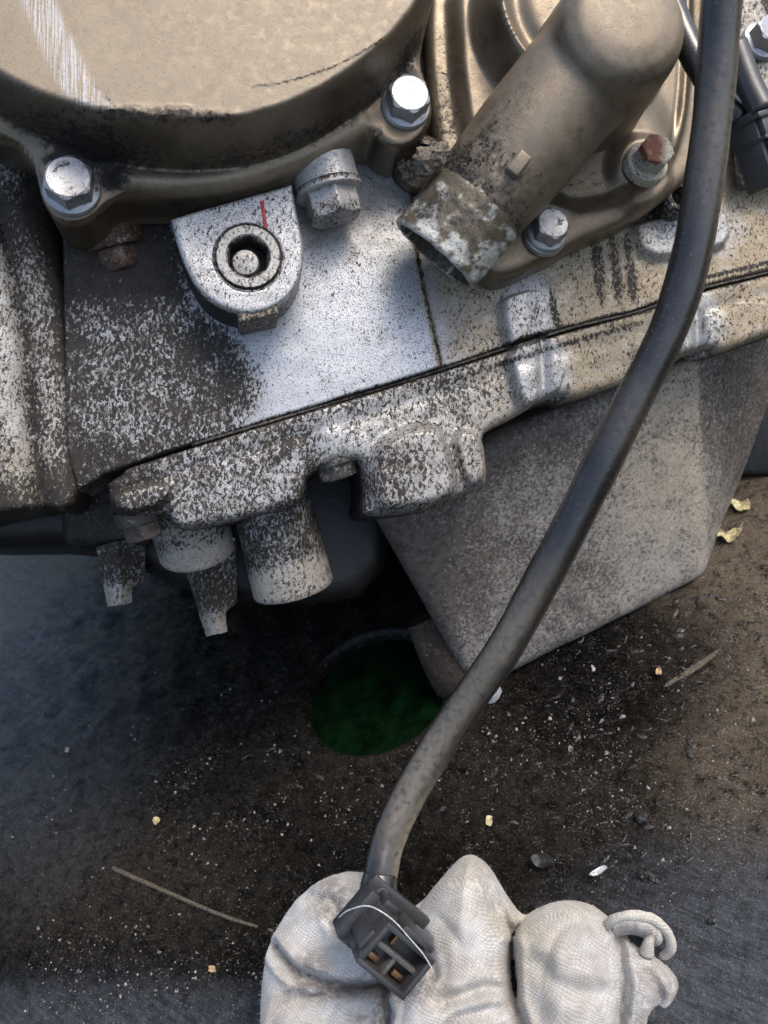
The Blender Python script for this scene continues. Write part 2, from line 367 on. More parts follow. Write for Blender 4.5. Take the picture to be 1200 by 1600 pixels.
def groundmat():
    m = N('oily_black_plastic'); fc = m.attr('fc', True); w = m.attr('warm'); g = m.attr('grime'); sm_ = m.attr('smooth_sheen_tint')
    n1 = m.noise(fc, .06, 5, .6); n2 = m.noise(fc, .35, 6, .65, .5); n3 = m.noise(fc, 1.6, 4, .65); n4 = m.noise(fc, 4.0, 2, .6); n5 = m.noise(fc, 2.1, 2, .55); wet = m.ramp(m.noise(m.map(fc, rot=(0, 0, R(-22)), scale=(.35, 1.3, 1)), 1.0, 5, .7), .55, .64)
    s1 = m.noise(m.map(fc, rot=(0, 0, R(-28)), scale=(.12, 1.5, 1)), 1.0, 4, .7); s2 = m.noise(m.map(fc, rot=(0, 0, R(40)), scale=(.09, 1.4, 1)), 1.0, 4, .7)
    dust = m.math('MULTIPLY', w, m.ramp(m.add(m.mul(n2, .6), m.mul(n3, .4)), .3, .58), clamp=True)
    gr = m.math('MULTIPLY', g, m.ramp(m.add(m.mul(n3, .55), m.mul(n2, .45)), .46, .60), clamp=True)
    spec = m.mul(m.ramp(n4, .67, .73), m.add(.15, g))
    c = m.mix(m.ramp(n2, .4, .65), (.0035, .0034, .0034), (.011, .009, .0072))
    c = m.mix(m.mul(dust, .9), c, (.36, .28, .195)); c = m.mix(m.mul(gr, .5), c, (.060, .048, .038))
    c = m.mix(m.math('MULTIPLY', sm_, m.ramp(m.add(m.mul(n2, .5), m.mul(s1, .5)), .38, .62, .25, 1), clamp=True), c, (.125, .135, .157))  # sky sheen on the smooth areas painted as a blue-grey tint
    smear = m.mul(m.ramp(m.math('MAXIMUM', s1, s2), .62, .74), .22); c = m.mix(smear, c, (.17, .155, .14))
    c = m.mix(m.math('MULTIPLY', spec, .6, clamp=True), c, (.40, .38, .35))
    rg = m.mixf(dust, m.mixf(sm_, m.ramp(n2, .35, .65, .10, .30), .30), .68); rg = m.add(rg, m.mul(gr, .15))
    h = m.add(m.add(m.mul(n2, m.mixf(sm_, 2.4, .7)), m.mul(m.math('ABSOLUTE', m.sub(n3, .5)), m.mixf(sm_, -7.0, -2.0))), m.add(m.mul(s1, 1.8), m.add(m.mul(s2, 1.8), m.mul(n4, .3))))
    return m.out(Base_Color=c, Roughness=rg, Normal=m.bump(m.ramp(n5, .58, .72), .0009, 1.0, m.bump(h, .0014, .95)), Specular_IOR_Level=m.math('MAXIMUM', m.mixf(sm_, .08, .85), m.math('MAXIMUM', m.ramp(n5, .58, .64), m.mul(wet, .8))))
M['ground'] = groundmat()
m_ = N('green_coolant'); M['coolant'] = m_.out(Base_Color=m_.mix(m_.ramp(m_.noise(m_.attr('fc', True), .16, 5, .7), .35, .65), (.0010, .0035, .0012), (.003, .0135, .004)), Roughness=.12, Specular_IOR_Level=.5, Normal=m_.bump(m_.noise(m_.attr('fc', True), .25, 3), .0003, .4))

# ------------------------------------------------------------------ GROUND
GF = Frame(E0, G, up=(0.2, 1, 0))
HC = GP(588, 1082); hc = V3((HC - E0) @ GF.x, (HC - E0) @ GF.y); HR = 19.0
fine = np.arange(-170, 150.1, 1.0)
ext = np.array([4, 10, 22, 45, 90, 180, 400, 900.])
ax = np.concatenate([fine[0] - ext[::-1], fine, fine[-1] + ext]); ay = ax + 10
gx, gy = np.meshgrid(ax, ay); gx = gx.ravel(); gy = gy.ravel()
rr = np.hypot(gx - hc[0], gy - hc[1]); near = (np.abs(gx) < 175) & (np.abs(gy) < 175)
# the rim of the round recess: the rows of vertices near it are pulled on to it
sn = np.abs(rr - HR) < .5; k = HR / np.maximum(rr, .01); gx = np.where(sn, hc[0] + (gx - hc[0]) * k, gx); gy = np.where(sn, hc[1] + (gy - hc[1]) * k, gy); rr = np.where(sn, HR, rr)
def gheight(x, y):
    r = np.hypot(x - hc[0], y - hc[1])
    px, py = toPX(GF.E(x, y, 0 * x))
    rough_ = 1 - .75 * bl(px, py, 1150, 1500, 330, 200) 
    z = 1.3 * fbm(x * .035, y * .035, 3, 3) + rough_ * (1.3 * fbm(x * .16, y * .16, 11, 4))
    t = np.sin((x * .5 + y * .86) * .55 + 6 * fbm(x * .03, y * .03, 5, 2)); z = z + .22 * rough_ * t
    far = sstep(HR, HR + 9, r); z = z * far + (1 - far) * .2
    return z
gz = gheight(gx, gy) + .8 * np.exp(-((rr - HR - 1.3) / 1.1) ** 2)
gz = np.where(rr < HR + .01, np.where(rr > HR - .02, gz - .3, -4.0), gz); gz = np.where(near, gz, gz * .5)
gI = np.arange(len(gx)).reshape(len(ay), len(ax))
gq = np.stack([gI[:-1, :-1], gI[:-1, 1:], gI[1:, 1:], gI[1:, :-1]], -1).reshape(-1, 4)
def gattr(px, py, v):
    warm = np.maximum.reduce([1.0 * bl(px, py, 1210, 930, 190, 280, 8, .6), .8 * bl(px, py, 1200, 1170, 170, 180, 0, .7), .18 * bl(px, py, 900, 1200, 420, 150, 0, .8), .18 * bl(px, py, 180, 1380, 260, 120, 0, .7), .05 + 0 * px])
    warm = warm * (1 - .8 * bl(px, py, 960, 1060, 190, 110, -20, .5))
    grime = np.maximum.reduce([.8 * bl(px, py, 380, 1230, 330, 110, 0, .7), .6 * bl(px, py, 820, 1160, 260, 130, -15, .8), .55 * bl(px, py, 200, 1560, 330, 90, 0, .6), .2 + 0 * px])
    smooth_ = np.maximum.reduce([bl(px, py, 1150, 1520, 300, 190, -8, .6), .9 * bl(px, py, 0, 1040, 175, 250, 0, .9), .9 * bl(px, py, 180, 1600, 380, 60, 0, .8)])  # smooth areas that get the painted sky sheen
    rq = np.hypot((v - HC) @ GF.x, (v - HC) @ GF.y); smooth_ = np.maximum(smooth_, .75 * np.exp(-((rq - HR - 1.0) / .7) ** 2) * sstep(1050, 1005, py))  # rim highlight painted on the far side of the recess
    return dict(warm=warm, grime=grime * (1 - .75 * smooth_), smooth_sheen_tint=smooth_)
gv = GF.E(gx, gy, gz)
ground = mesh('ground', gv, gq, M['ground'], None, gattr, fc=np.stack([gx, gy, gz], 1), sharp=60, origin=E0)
ground['kind'] = 'structure'
def gpt(px, py, h=0):                                      # on the uneven ground, h above it
    p = GP(px, py); x, y = (p - E0) @ GF.x, (p - E0) @ GF.y
    return p + G * (float(gheight(np.array([x]), np.array([y]))[0]) + h)
th = np.linspace(0, 2 * math.pi, 64, endpoint=False)
pv = np.concatenate([[HC - G * 1.6], *[GF.E(hc[0] + r * np.cos(th), hc[1] + r * np.sin(th), 0 * th - 1.6) for r in (6, 12, 17, HR - .05)], GF.E(hc[0] + (HR - .1) * np.cos(th), hc[1] + (HR - .1) * np.sin(th), 0 * th - 3.9)])
pf = [[0, 1 + i, 1 + (i + 1) % 64] for i in range(64)]
for k in range(4): pf += [[1 + k * 64 + i, 1 + (k + 1) * 64 + i, 1 + (k + 1) * 64 + (i + 1) % 64, 1 + k * 64 + (i + 1) % 64] for i in range(64)]
tag(mesh('puddle', pv, pf, M['coolant'], sharp=40), 'dark green liquid lying in the round recess under the engine', 'puddle')

# ------------------------------------------------------------------ ENGINE
F = Frame((0, 0, 0), (0.15, 0.06, 1.0))
root = empty('engine', GP(740, 1085), 'grimy motor engine with bronze round covers and flaking silver crankcase standing on the black sheet', 'engine')
n_ = F.z
# --- body of the engine behind the casings; lower end added to block light underneath
eb = F.poly(chaikin([(-260, -300), (1420, -300), (1420, 360), (1000, 470), (760, 560), (640, 760), (600, 930), (480, 950), (330, 940), (230, 900), (120, 850), (40, 855), (-260, 860)], 1), -20)
relief('engine_block', F, eb, lambda x, y, d: -24 - drop(d, 6), -125, M['grease'], root, None, cell=1.5)  # 'grease' here is the near-black tone standing in for deep shade
# --- crankcase, upper half
seam = [(1290, 400), (1200, 424), (1085, 452), (1000, 484), (880, 514), (690, 575), (600, 603), (300, 693), (165, 738)]
cu = F.poly([(95, 250), (300, 230), (640, 190), (1290, 190)] + seam + [(120, 765), (100, 700)], 0)
step_poly = F.poly([(668, 150), (640, 250), (648, 375), (662, 450), (690, 574), (690, 700), (1400, 700), (1400, 150)], 0)
boss_up = F.poly(chaikin([(783, 470), (798, 456), (842, 446), (858, 452), (872, 540), (800, 560)], 1), 4)
rb = F.poly(chaikin([(990, 345), (1020, 335), (1140, 310), (1155, 375), (1100, 395), (1010, 402)], 1), 3)
fl_poly = F.poly([(470, 200), (470, 395), (560, 375), (625, 300), (625, 200)], 0)
def h_cu(x, y, d):
    p = np.stack([x, y], 1); s, _ = sdf(step_poly, p); b, _ = sdf(boss_up, p); r2, _ = sdf(rb, p); f_, _ = sdf(fl_poly, p)
    c0 = F.uv(560, 500, 0)
    z = 1.6 - .0022 * ((x - c0[0] - 4) ** 2 + .4 * (y - c0[1]) ** 2); z = np.maximum(z, -1.0)
    z = np.where(s > 0, -.6 - 0 * x, z); z = z + (1 - sstep(0, .7, np.abs(s))) * -.35
    u = (x - F.uv(820, 500, 4)[0]); lob = .7 * np.abs(np.sin(np.clip(u * .33 + 1.6, 0, 3.14)))
    z = z + 4.2 * sstep(-.3, .9, b) + 1.4 * lob * sstep(0, 1, b) * (np.abs(np.cos(u * .32)) - .3)
    z = z + 2.4 * sstep(-.4, 1.2, r2) - 1.0 * sstep(-1, 6, f_)
    z = z + .10 * fbm(x * .25, y * .25, 21, 3)
    return z - drop(d, .55)
def segd(px, py, a, b):
    ax_, ay_ = a; bx, by = b; t = np.clip(((px - ax_) * (bx - ax_) + (py - ay_) * (by - ay_)) / ((bx - ax_) ** 2 + (by - ay_) ** 2), 0, 1)
    return np.hypot(px - ax_ - t * (bx - ax_), py - ay_ - t * (by - ay_))
def polyd(px, py, pts):
    return np.minimum.reduce([segd(px, py, a, b) for a, b in zip(pts[:-1], pts[1:])])
DK = [(60, 300), (290, 300), (272, 470), (345, 510), (385, 560), (402, 620), (380, 655), (300, 700), (60, 800)]
def a_cu(px, py, v):
    dk, _ = sdf(chaikin(DK, 1), np.stack([px, py], 1)); k = sstep(-40, 22, dk)
    inner = .58 + .16 * bl(px, py, 335, 560, 75, 70, 0, .6) + .10 * bl(px, py, 120, 560, 40, 150, 0, .7) + .42 * bl(px, py, 195, 400, 110, 75, 10, .5) + .07 * bl(px, py, 330, 660, 150, 30, -18, .7) + .2 * bl(px, py, 130, 730, 90, 40, 0, .6)
    g = .05 * (1 - k) + inner * k
    sd = polyd(px, py, seam); g = np.maximum(g, .85 * (1 - sstep(1, 7 + 9 * np.clip(fbm(px * .02, py * .02, 9, 3), -.6, .6), sd)))
    right = sstep(655, 700, px - (py - 450) * .22)
    w = right * (.8 + .25 * sstep(820, 950, px)); w = w * (1 - .85 * bl(px, py, 825, 490, 45, 60, 0, .3)) * (1 - .8 * bl(px, py, 1075, 365, 80, 45, -8, .4))
    w = np.maximum(w, .35 * bl(px, py, 560, 340, 80, 70, 0, .6))
    g = g + right * .15
    for xx, ww in ((935, 11), (962, 9), (985, 8)): g = np.maximum(g, .62 * bl(px, py, xx + (py - 420) * .12, 420, ww, 62, 0, .5))
    g = np.maximum(g, .7 * bl(px, py, 870, 500, 6, 60, -12, .6)); g = np.maximum(g, .6 * bl(px, py, 1000, 330, 60, 20, -20, .6))  # first strip paints the shading right of the boss
    g = np.maximum(g, .75 * (1 - sstep(1.5, 6, segd(px, py, (1085, 438), (1300, 386)))))
    ed = polyd(px, py, [(648, 375), (662, 450), (690, 574)]); g = np.maximum(g, .6 * (1 - sstep(1, 5, ed))); w = np.maximum(w, .8 * (1 - sstep(2, 12, ed)))
    return dict(grime=g, warm=w, scrape=0 * px)
crank = relief('crankcase', F, cu, h_cu, -22, M['alu'], root, a_cu, cell=.42)
# --- lower half below the seam
low_top = [(a, b + 5) for a, b in seam]
cl_out = low_top + [(168, 790), (182, 806), (206, 812), (262, 800), (268, 818), (285, 828), (330, 822), (420, 800), (470, 786), (478, 762), (483, 738), (520, 722), (556, 714), (567, 722), (572, 770), (566, 800), (585, 806), (640, 802), (690, 792), (722, 772), (755, 762), (766, 748), (762, 700), (756, 680), (770, 668), (828, 640), (836, 628), (888, 612), (897, 622), (966, 600), (1066, 560), (1074, 552), (1122, 538), (1130, 548), (1200, 522), (1290, 490)]
cl = F.poly(chaikin(cl_out, 1), 3)
b_mid = F.poly(chaikin([(575, 700), (640, 660), (690, 660), (705, 700), (722, 765), (690, 792), (640, 800), (585, 805)], 2), 5)
b_tab = F.poly(chaikin([(705, 672), (752, 668), (766, 748), (740, 764), (722, 740)], 1), 5)
b_dbl = F.poly(chaikin([(790, 530), (868, 512), (893, 604), (835, 632), (815, 640)], 1), 6)
b_rgt = F.poly(chaikin([(1050, 475), (1098, 460), (1124, 535), (1072, 552), (1060, 560)], 1), 6)
b_lft = F.poly(chaikin([(165, 770), (262, 748), (268, 785), (185, 808)], 1), 5)
def h_cl(x, y, d):
    p = np.stack([x, y], 1); z = 2.2 + .0 * x
    for q, hh, w in ((b_mid, 3.4, 2.4), (b_tab, 2.4, 1.2), (b_dbl, 4.4, .8), (b_rgt, 4.2, .8), (b_lft, 3.2, .8)):
        s, _ = sdf(q, p); z = z + hh * sstep(-w * .5, w, s)
    u = x - F.uv(850, 575, 6)[0]; s, _ = sdf(b_dbl, p); z = z - 1.7 * np.exp(-(u / 1.3) ** 2) * sstep(0, 1, s)
    u = x - F.uv(1092, 500, 6)[0]; s, _ = sdf(b_rgt, p); z = z - 1.5 * np.exp(-(u / 1.3) ** 2) * sstep(0, 1, s)
    u = x - F.uv(512, 665, 3)[0]; v = y - F.uv(512, 665, 3)[1]; z = z + 1.1 * np.exp(-(u / 3.5) ** 2 - (v / 6) ** 2)
    z = z - .9 * np.exp(-(((y - np.interp(x, cl_sx, cl_sy)) + 4.2) / 1.5) ** 2) * .4 + .3 * fbm(x * .22, y * .22, 31, 3)
    dtop = np.abs(y - np.interp(x, cl_sx, cl_sy))
    return z - np.where(dtop < d + .3, drop(d, .5), drop(d, 2.0))
_q = F.poly(low_top, 3); _o = np.argsort(_q[:, 0]); cl_sx, cl_sy = _q[_o, 0], _q[_o, 1]
def a_cl(px, py, v):
    g = .56 + 0 * px
    g = g - .22 * bl(px, py, 640, 700, 130, 110, 0, .6) - .32 * sstep(720, 820, px) + .22 * (1 - sstep(180, 300, px)) - .10 * bl(px, py, 420, 770, 130, 50, -14, .6) - .14 * bl(px, py, 520, 665, 25, 60, 0, .7)
    g = g + .25 * bl(px, py, 520, 780, 60, 60, 0, .5) + .12 * bl(px, py, 620, 745, 45, 50, 0, .5)
    w = .08 + .25 * sstep(480, 680, px) + .65 * sstep(690, 900, px); w = w * (1 - .8 * bl(px, py, 842, 575, 50, 62, -14, .3)) * (1 - .75 * bl(px, py, 1088, 500, 42, 55, -14, .3))
    w = np.maximum(w, .8 * bl(px, py, 722, 720, 7, 55, -14, .8)); w = np.maximum(w, .55 * bl(px, py, 215, 760, 60, 12, -12, .6)); w = np.maximum(w, .6 * bl(px, py, 895, 560, 9, 60, -14, .6))
    g = np.maximum(g, .5 * bl(px, py, 722, 720, 5, 55, -14, .8))
    sd = polyd(px, py, low_top); g = np.maximum(g, .8 * (1 - sstep(1, 7, sd)))
    g = np.maximum(g, .6 * (1 - sstep(2, 8, polyd(px, py, [(690, 598), (880, 538), (1000, 505)]))) )
    hw = (v - F.o) @ F.z; g = g + .35 * (1 - sstep(-9, 1, hw))
    return dict(grime=g, warm=w, scrape=0 * px)
lower = relief('lower_crankcase', F, cl, h_cl, -26, M['alu'], root, a_cl, cell=.42)
# gasket edge in the seam
gp = np.array([F.pt(a, b + 2.5, .0) for a, b in seam[:-1]]); gv_, gf_ = tube(catmull(gp, 14), .34, 8)
mesh('gasket', gv_, gf_, M['gasket'], root, dict(grime=.5, warm=.3))
# bolt heads in the notches of the lower half (their axes point down)
dn = nrm((0.25, -0.93, -0.20))
def sideb(px, py, z, flat, h, rot=.3, g=.55, w=.5):
    o = F.pt(px, py, z); x, y, a = frame_of(dn)
    v, f = join([lathe([(flat * 1.25, -3), (flat * 1.25, 0), (flat * .9, .3)], o, dn, 32), hexhead(o, dn, flat, h, rot, 48)])
    return mesh('bolt', v, f, M['zinc'], lower, dict(grime=g, warm=w, scrape=0), sharp=32)
sideb(522, 722, -3.2, 4.0, 3.4, .2, .75, .55); sideb(218, 815, -3, 3.6, 3.6, .3, .9, .2); sideb(868, 600, -3.4, 3.4, 3.4, .3, .75, .5); sideb(1082, 540, -3.4, 3.4, 3.0, .2, .7, .5)
# --- side flange at the left edge
sf = F.poly(chaikin([(-140, 150), (20, 160), (60, 270), (95, 400), (118, 520), (122, 650), (132, 745), (110, 800), (60, 790), (-140, 840)], 1), -2)
ky = [F.uv(0, q, -2)[1] for q in (800, 740, 650, 560, 470, 380, 300)]; kx = [F.uv(q, 500, -2)[0] for q in (150, 132, 122, 116, 104, 84, 55)]
def h_sf(x, y, d):
    u = np.interp(y, ky, kx) - x
    z = -5 + 4.5 * np.sqrt(np.clip(1 - ((u - 6) / 6.2) ** 2, 0, 1)) * (u < 9) + (u >= 9) * (-.6 + 0 * u)
    z = np.where(u >= 9, -3.0 + 5.0 * np.sqrt(np.clip(1 - ((u - 15) / 6.4) ** 2, 0, 1)), z); z = z + .3 * fbm(x * .3, y * .15, 41, 3)
    return z - drop(d, 1.0)
def a_sf(px, py, v):
    u = np.interp(py, (300, 380, 470, 560, 650, 740, 800), (55, 84, 104, 116, 122, 132, 150)) - px
    g = .55 - .25 * np.exp(-((u - 100) / 28) ** 2) - .06 * np.exp(-((u - 45) / 20) ** 2) + .3 * np.exp(-((u - 70) / 9) ** 2) + .35 * np.exp(-((u - 3) / 14) ** 2) + .35 * sstep(690, 800, py) + .3 * bl(px, py, 40, 340, 90, 50, 0, .6)
    return dict(grime=g, warm=.35 + .3 * bl(px, py, 60, 430, 15, 90, -10, .8) + .3 * sstep(650, 750, py), scrape=0 * px)
relief('side_flange', F, sf, h_sf, -24, M['alu'], root, a_sf, cell=.5)
# dark lower body left, running down behind the stubs
v, f = bevelled(*box8([P(40, 860, -60), P(240, 880, -60), P(240, 850, -8), P(105, 850, -12), P(40, 700, -60), P(300, 700, -60), P(300, 700, -6), P(85, 720, -10)]), 2.0, 3, 3)
mesh('lower_casing', v, f, M['alu'], root, lambda px, py, v: dict(grime=.95 + 0 * px, warm=.1, scrape=0), sharp=50)
# --- stubs under the lower half
def a_stub(g0, w0, endpy):
    def fn(px, py, v):
        e = sstep(endpy - 38, endpy - 8, py + (px - 400) * .26)
        return dict(grime=g0 - .35 * e, warm=np.maximum(w0, .55 * e), scrape=0 * px)
    return fn
def stub(name, pa, pb, za, r0, r1, g0, w0, endpy, bore=.72):
    a = P(*pa, za); ax_ = nrm(P(*pb, za - 5) - a); L = np.linalg.norm(P(*pb, za - 5) - a)
    zs = np.linspace(-8, L - .6, 30); pr = [(r0 + (r1 - r0) * max(z, 0) / L, z) for z in zs] + [(r1 - .25, L - .15), (r1 - .7, L), (r1 * bore, L), (r1 * bore - .1, L - 7), (.05, L - 7)]
    v, f = lathe(pr, a, ax_, 56); c = v - a; v = v + np.outer(.18 * fbm(c[:, 0] * .4, c[:, 1] * .4 + c[:, 2], 3, 3), n_)
    return mesh(name, v, f, M['alu'], root, a_stub(g0, w0, endpy), sharp=40)
stub('drain_tube', (425, 790), (459, 920), -10, 8.6, 9.2, .60, .15, 915)
stub('spigot', (292, 800), (309, 864), -7, 8.6, 8.4, .5, .4, 850, .6)
def post(pts, g, w):                                       # a cast leg of L-shaped section with a notched end
    # pts: px outline of the front: left edge, ridge, right edge at top and bottom
    (tl, tr_, tt), (bl_, br, bt), z0, z1 = pts
    V = []; rows = 14
    for i in range(rows + 1):
        t = i / rows; z = z0 + (z1 - z0) * t
        l = np.array(tl) + (np.array(bl_) - tl) * t; m_r = np.array(tr_) + (np.array(br) - tr_) * t; r_ = np.array(tt) + (np.array(bt) - tt) * t
        if t > .72: r_ = r_ - (r_ - m_r) * (.55 * sstep(.72, .8, np.array(t)))
        ring = [P(*l, z - 2.5), P(*(l * .45 + m_r * .55 - (2, 0)), z - .3), P(*m_r, z + .5), P(*(m_r + (4, 0)), z), P(*r_, z - 2.2), P(*r_, z - 8), P(*l, z - 8)]
        V += ring
    n = 7; Fc = [[i * n + k, i * n + (k + 1) % n, (i + 1) * n + (k + 1) % n, (i + 1) * n + k] for i in range(rows) for k in range(n)] + [[rows * n + k for k in range(n)], list(range(n))[::-1]]
    V = np.array(V)
    px0 = bt[1]
    return mesh('post', V, Fc, M['alu'], root, lambda px, py, v: dict(grime=g - .45 * sstep(px0 - 40, px0 - 5, py) , warm=np.maximum(w, .5 * sstep(px0 - 45, px0 - 10, py)), scrape=0 * px), sharp=35)
post((((280, 860), (312, 850), (368, 840)), ((322, 995), (342, 990), (372, 982)), -8, -14), .68, .25)
post((((150, 855), (185, 845), (228, 835)), ((168, 948), (190, 945), (226, 936)), -9, -13), .72, .2)
# --- oil pan standing on the ground
def gz_at(px, py): return GP(px, py)[2]
bot = [GP(738, 1092) - G * 1, GP(1114, 908) - G * 1]
TL, TR = P(556, 770, -9), P(1086, 545, -21); BL, BR = bot
TR2 = P(1290, 470, -42); BR2 = GP(1128, 790) - G; TL2 = P(560, 640, -70); BL2 = GP(700, 880) - G
v, f = bevelled(*box8([BL, BR, BR2, BL2, TL, TR, TR2, TL2]), 5.5, 5)
bm = bmesh.new(); vs = [bm.verts.new(p) for p in v]; [bm.faces.new([vs[i] for i in q]) for q in f]
for _ in range(5): bmesh.ops.subdivide_edges(bm, edges=[e for e in bm.edges if e.calc_length() > 2.2], cuts=1, use_grid_fill=True)
bmesh.ops.triangulate(bm, faces=bm.faces[:]); bm.verts.index_update(); v = np.array([p.co[:] for p in bm.verts]); f = np.array([[p.index for p in q.verts] for q in bm.faces]); bm.free()
fn_ = nrm(np.cross(BR - BL, TL - BL)); fx_ = nrm(BR - BL); fy_ = np.cross(fn_, fx_)
fcp = np.stack([(v - BL) @ fx_, (v - BL) @ fy_, (v - BL) @ fn_], 1)
v = v + np.outer(.9 * fbm(fcp[:, 0] * .035, fcp[:, 1] * .035 + fcp[:, 2] * .05, 55, 2) + .35 * fbm(fcp[:, 0] * .12, fcp[:, 1] * .12 + fcp[:, 2] * .12, 51, 3), fn_)
def a_pan(px, py, v):
    g = .40 + .12 * fbm(px * .012, py * .004, 19, 3) + .5 * bl(px, py, 650, 890, 110, 150, 25, .8) + .38 * bl(px, py, 790, 700, 150, 50, -20, .7) + .12 * bl(px, py, 900, 900, 80, 60, 0, .7)  # grime, plus painted shade at the upper left below the crankcase
    rg = sstep(930, 1010, px + (py - 700) * .15); g = g - .14 * rg
    side = sstep(-4, 4, px - (1090 + (py - 560) * .06)); g = g + .42 * side * (1 - .6 * sstep(650, 800, py))
    w = .42 + .55 * rg * (1 - sstep(720, 900, py)) + .2 * rg; w = w * (1 - .6 * side); w = np.maximum(w, .7 * bl(px, py, 690, 1010, 22, 90, -18, .6))
    g = np.maximum(g, .6 * (1 - sstep(1, 10, polyd(px, py, [(880, 560), (905, 670)])))); g = np.maximum(g, .55 * (1 - sstep(1, 6, polyd(px, py, [(985, 620), (1030, 690)]))))
    return dict(grime=g, warm=w, scrape=0 * px)
mesh('oil_pan', v, f, M['pan'], root, a_pan, fc=fcp, sharp=60)
v, f = lathe([(5.5, -18), (6.6, -7), (6.6, -2), (6.4, 1.0), (5.6, 2.4), (3.2, 3.0), (.05, 3.1)], GP(728, 1080) + G * 4.0 - n_ * 5, nrm(-G * .9 + V3(.05, 0, .5)), 48)
v = v + np.outer(1.0 * fbm(v[:, 0] * .30, v[:, 1] * .30 + v[:, 2] * .2, 58, 5), fn_)
mesh('pan_drain_boss', v, f, M['rustcast'], root, lambda px, py, v: dict(grime=.45 + .3 * sstep(1000, 1060, py), warm=.9, scrape=0 * px))
# --- mounting lug with its socket plug
lug_px = [(266, 342), (266, 342), (266, 341), (330, 322), (455, 287), (456, 286), (456, 286), (463, 330), (476, 385), (472, 430), (448, 470), (400, 492), (350, 484), (310, 455), (288, 415), (276, 380)]
LH = 12.0
lug = F.poly(chaikin(lug_px, 2), LH)
lc = F.uv(388, 402, LH)
hole = np.array([[lc[0] + 6.3 * math.cos(t), lc[1] + 6.3 * math.sin(t)] for t in np.linspace(0, 2 * math.pi, 64, endpoint=False)])
def a_lug(px, py, v):
    hw = (v - F.o) @ F.z; side = 1 - sstep(LH - 2.2, LH - .8, hw)
    return dict(grime=.20 * (1 - side) + .95 * side * (1 - .75 * sstep(400, 470, px)), warm=.08 + .4 * side, scrape=0 * px)  # shaded lower-left wall of the lug painted dark
lugo = relief('mounting_lug', F, lug, lambda x, y, d: LH - drop(d, .8) + .12 * fbm(x * .3, y * .3, 5, 3), -1.5, M['alu'], root, a_lug, cell=.33, walls=6, hole=hole)
lo_ = F.E(lc[0], lc[1], LH)
sr = lambda th, p: (np.full(len(th), p[0]) if p[0] > 3.6 else hexr(th + .45, p[0])) if p[0] > .5 else np.full(len(th), .01)
v, f = lathe([(6.9, -.5), (6.9, .0), (6.75, .14), (6.55, .16), (6.5, .03), (6.3, .02), (6.25, .45), (6.0, .7), (4.4, .72), (4.3, .6), (3.55, .1), (3.5, -4.6), (2.0, -4.6), (.6, -4.6), (.01, -4.6)], lo_, n_, 96, sr)
cpv, cpf = lathe([(2.75, -4.6), (2.7, -2.0), (2.4, -1.5), (1.2, -1.3), (.01, -1.3)], lo_ - F.x * .55 - F.y * .5, n_, 48)
mesh('socket_plug', *join([(v, f), (cpv, cpf)]), M['alu'], lugo, lambda px, py, v: dict(grime=np.where(np.abs(np.hypot(*(np.stack([(v - lo_) @ F.x, (v - lo_) @ F.y]))) - 6.45) < .3, .75, .22) + .95 * ((np.arange(len(v)) >= 10 * 96) & (np.arange(len(v)) < len(v) - len(cpv))), warm=.3, scrape=0 * px), sharp=35)  # shade inside the hex socket painted on its walls and floor
a_, b_ = F.pt(409, 314, LH), F.pt(415, 356, LH); dx = nrm(b_ - a_); sx_ = np.cross(n_, dx)
v, f = bevelled(*obox((a_ + b_) / 2 + n_ * .03, dx, sx_, n_, np.linalg.norm(b_ - a_) / 2, .35, .12), .05, 1); mesh('paint_mark', v, f, M['red'], lugo)
v, f = bevelled(*obox(F.pt(402, 498, 6), F.x * .97 + F.y * .25, F.y * .97 - F.x * .25, n_, 3.9, 1.3, 5.4), .3, 2); mesh('lug_stop', v, f, M['alu'], lugo, dict(grime=.5, warm=.8, scrape=0), sharp=40)
# --- hexagon plug hanging from its boss beside the lug
ax_ = nrm((0.24, -0.95, 0.0)); po = P(513, 294, 5.5)
bv_, bf_ = lathe([(6.3, -16), (6.5, -2.0), (6.6, -.4), (6.4, -.2), (6.9, 0), (6.9, 1.1), (6.6, 1.35), (4.5, 1.4)], po, ax_, 56)
hv_, hf_ = hexhead(po + ax_ * 1.1, ax_, 4.9, 5.6, .75)
mesh('drain_plug', *join([(bv_, bf_), (hv_, hf_)]), M['alu'], root, lambda px, py, v: dict(grime=.04 + .3 * (((v - po) @ ax_) > 5) + .5 * (np.abs((v - po) @ ax_ + .15) < .25), warm=.25, scrape=0 * px), sharp=30)
# small bolts hidden in the dirt under the cover
x0 = P(185, 388, 1.5); v, f = join([lathe([(6.3, -6), (6.3, -.3), (5.8, 0)], x0, dn, 40), hexhead(x0, dn, 4.4, 4.6, .3)])
mesh('bolt', v, f, M['rust'], root, lambda px, py, v: dict(grime=.78 - .55 * bl(px, py, 186, 402, 14, 10, 0, .6) - .4 * bl(px, py, 182, 360, 22, 18, 0, .6), warm=.3 + .6 * bl(px, py, 186, 415, 30, 20), scrape=0 * px), sharp=30)
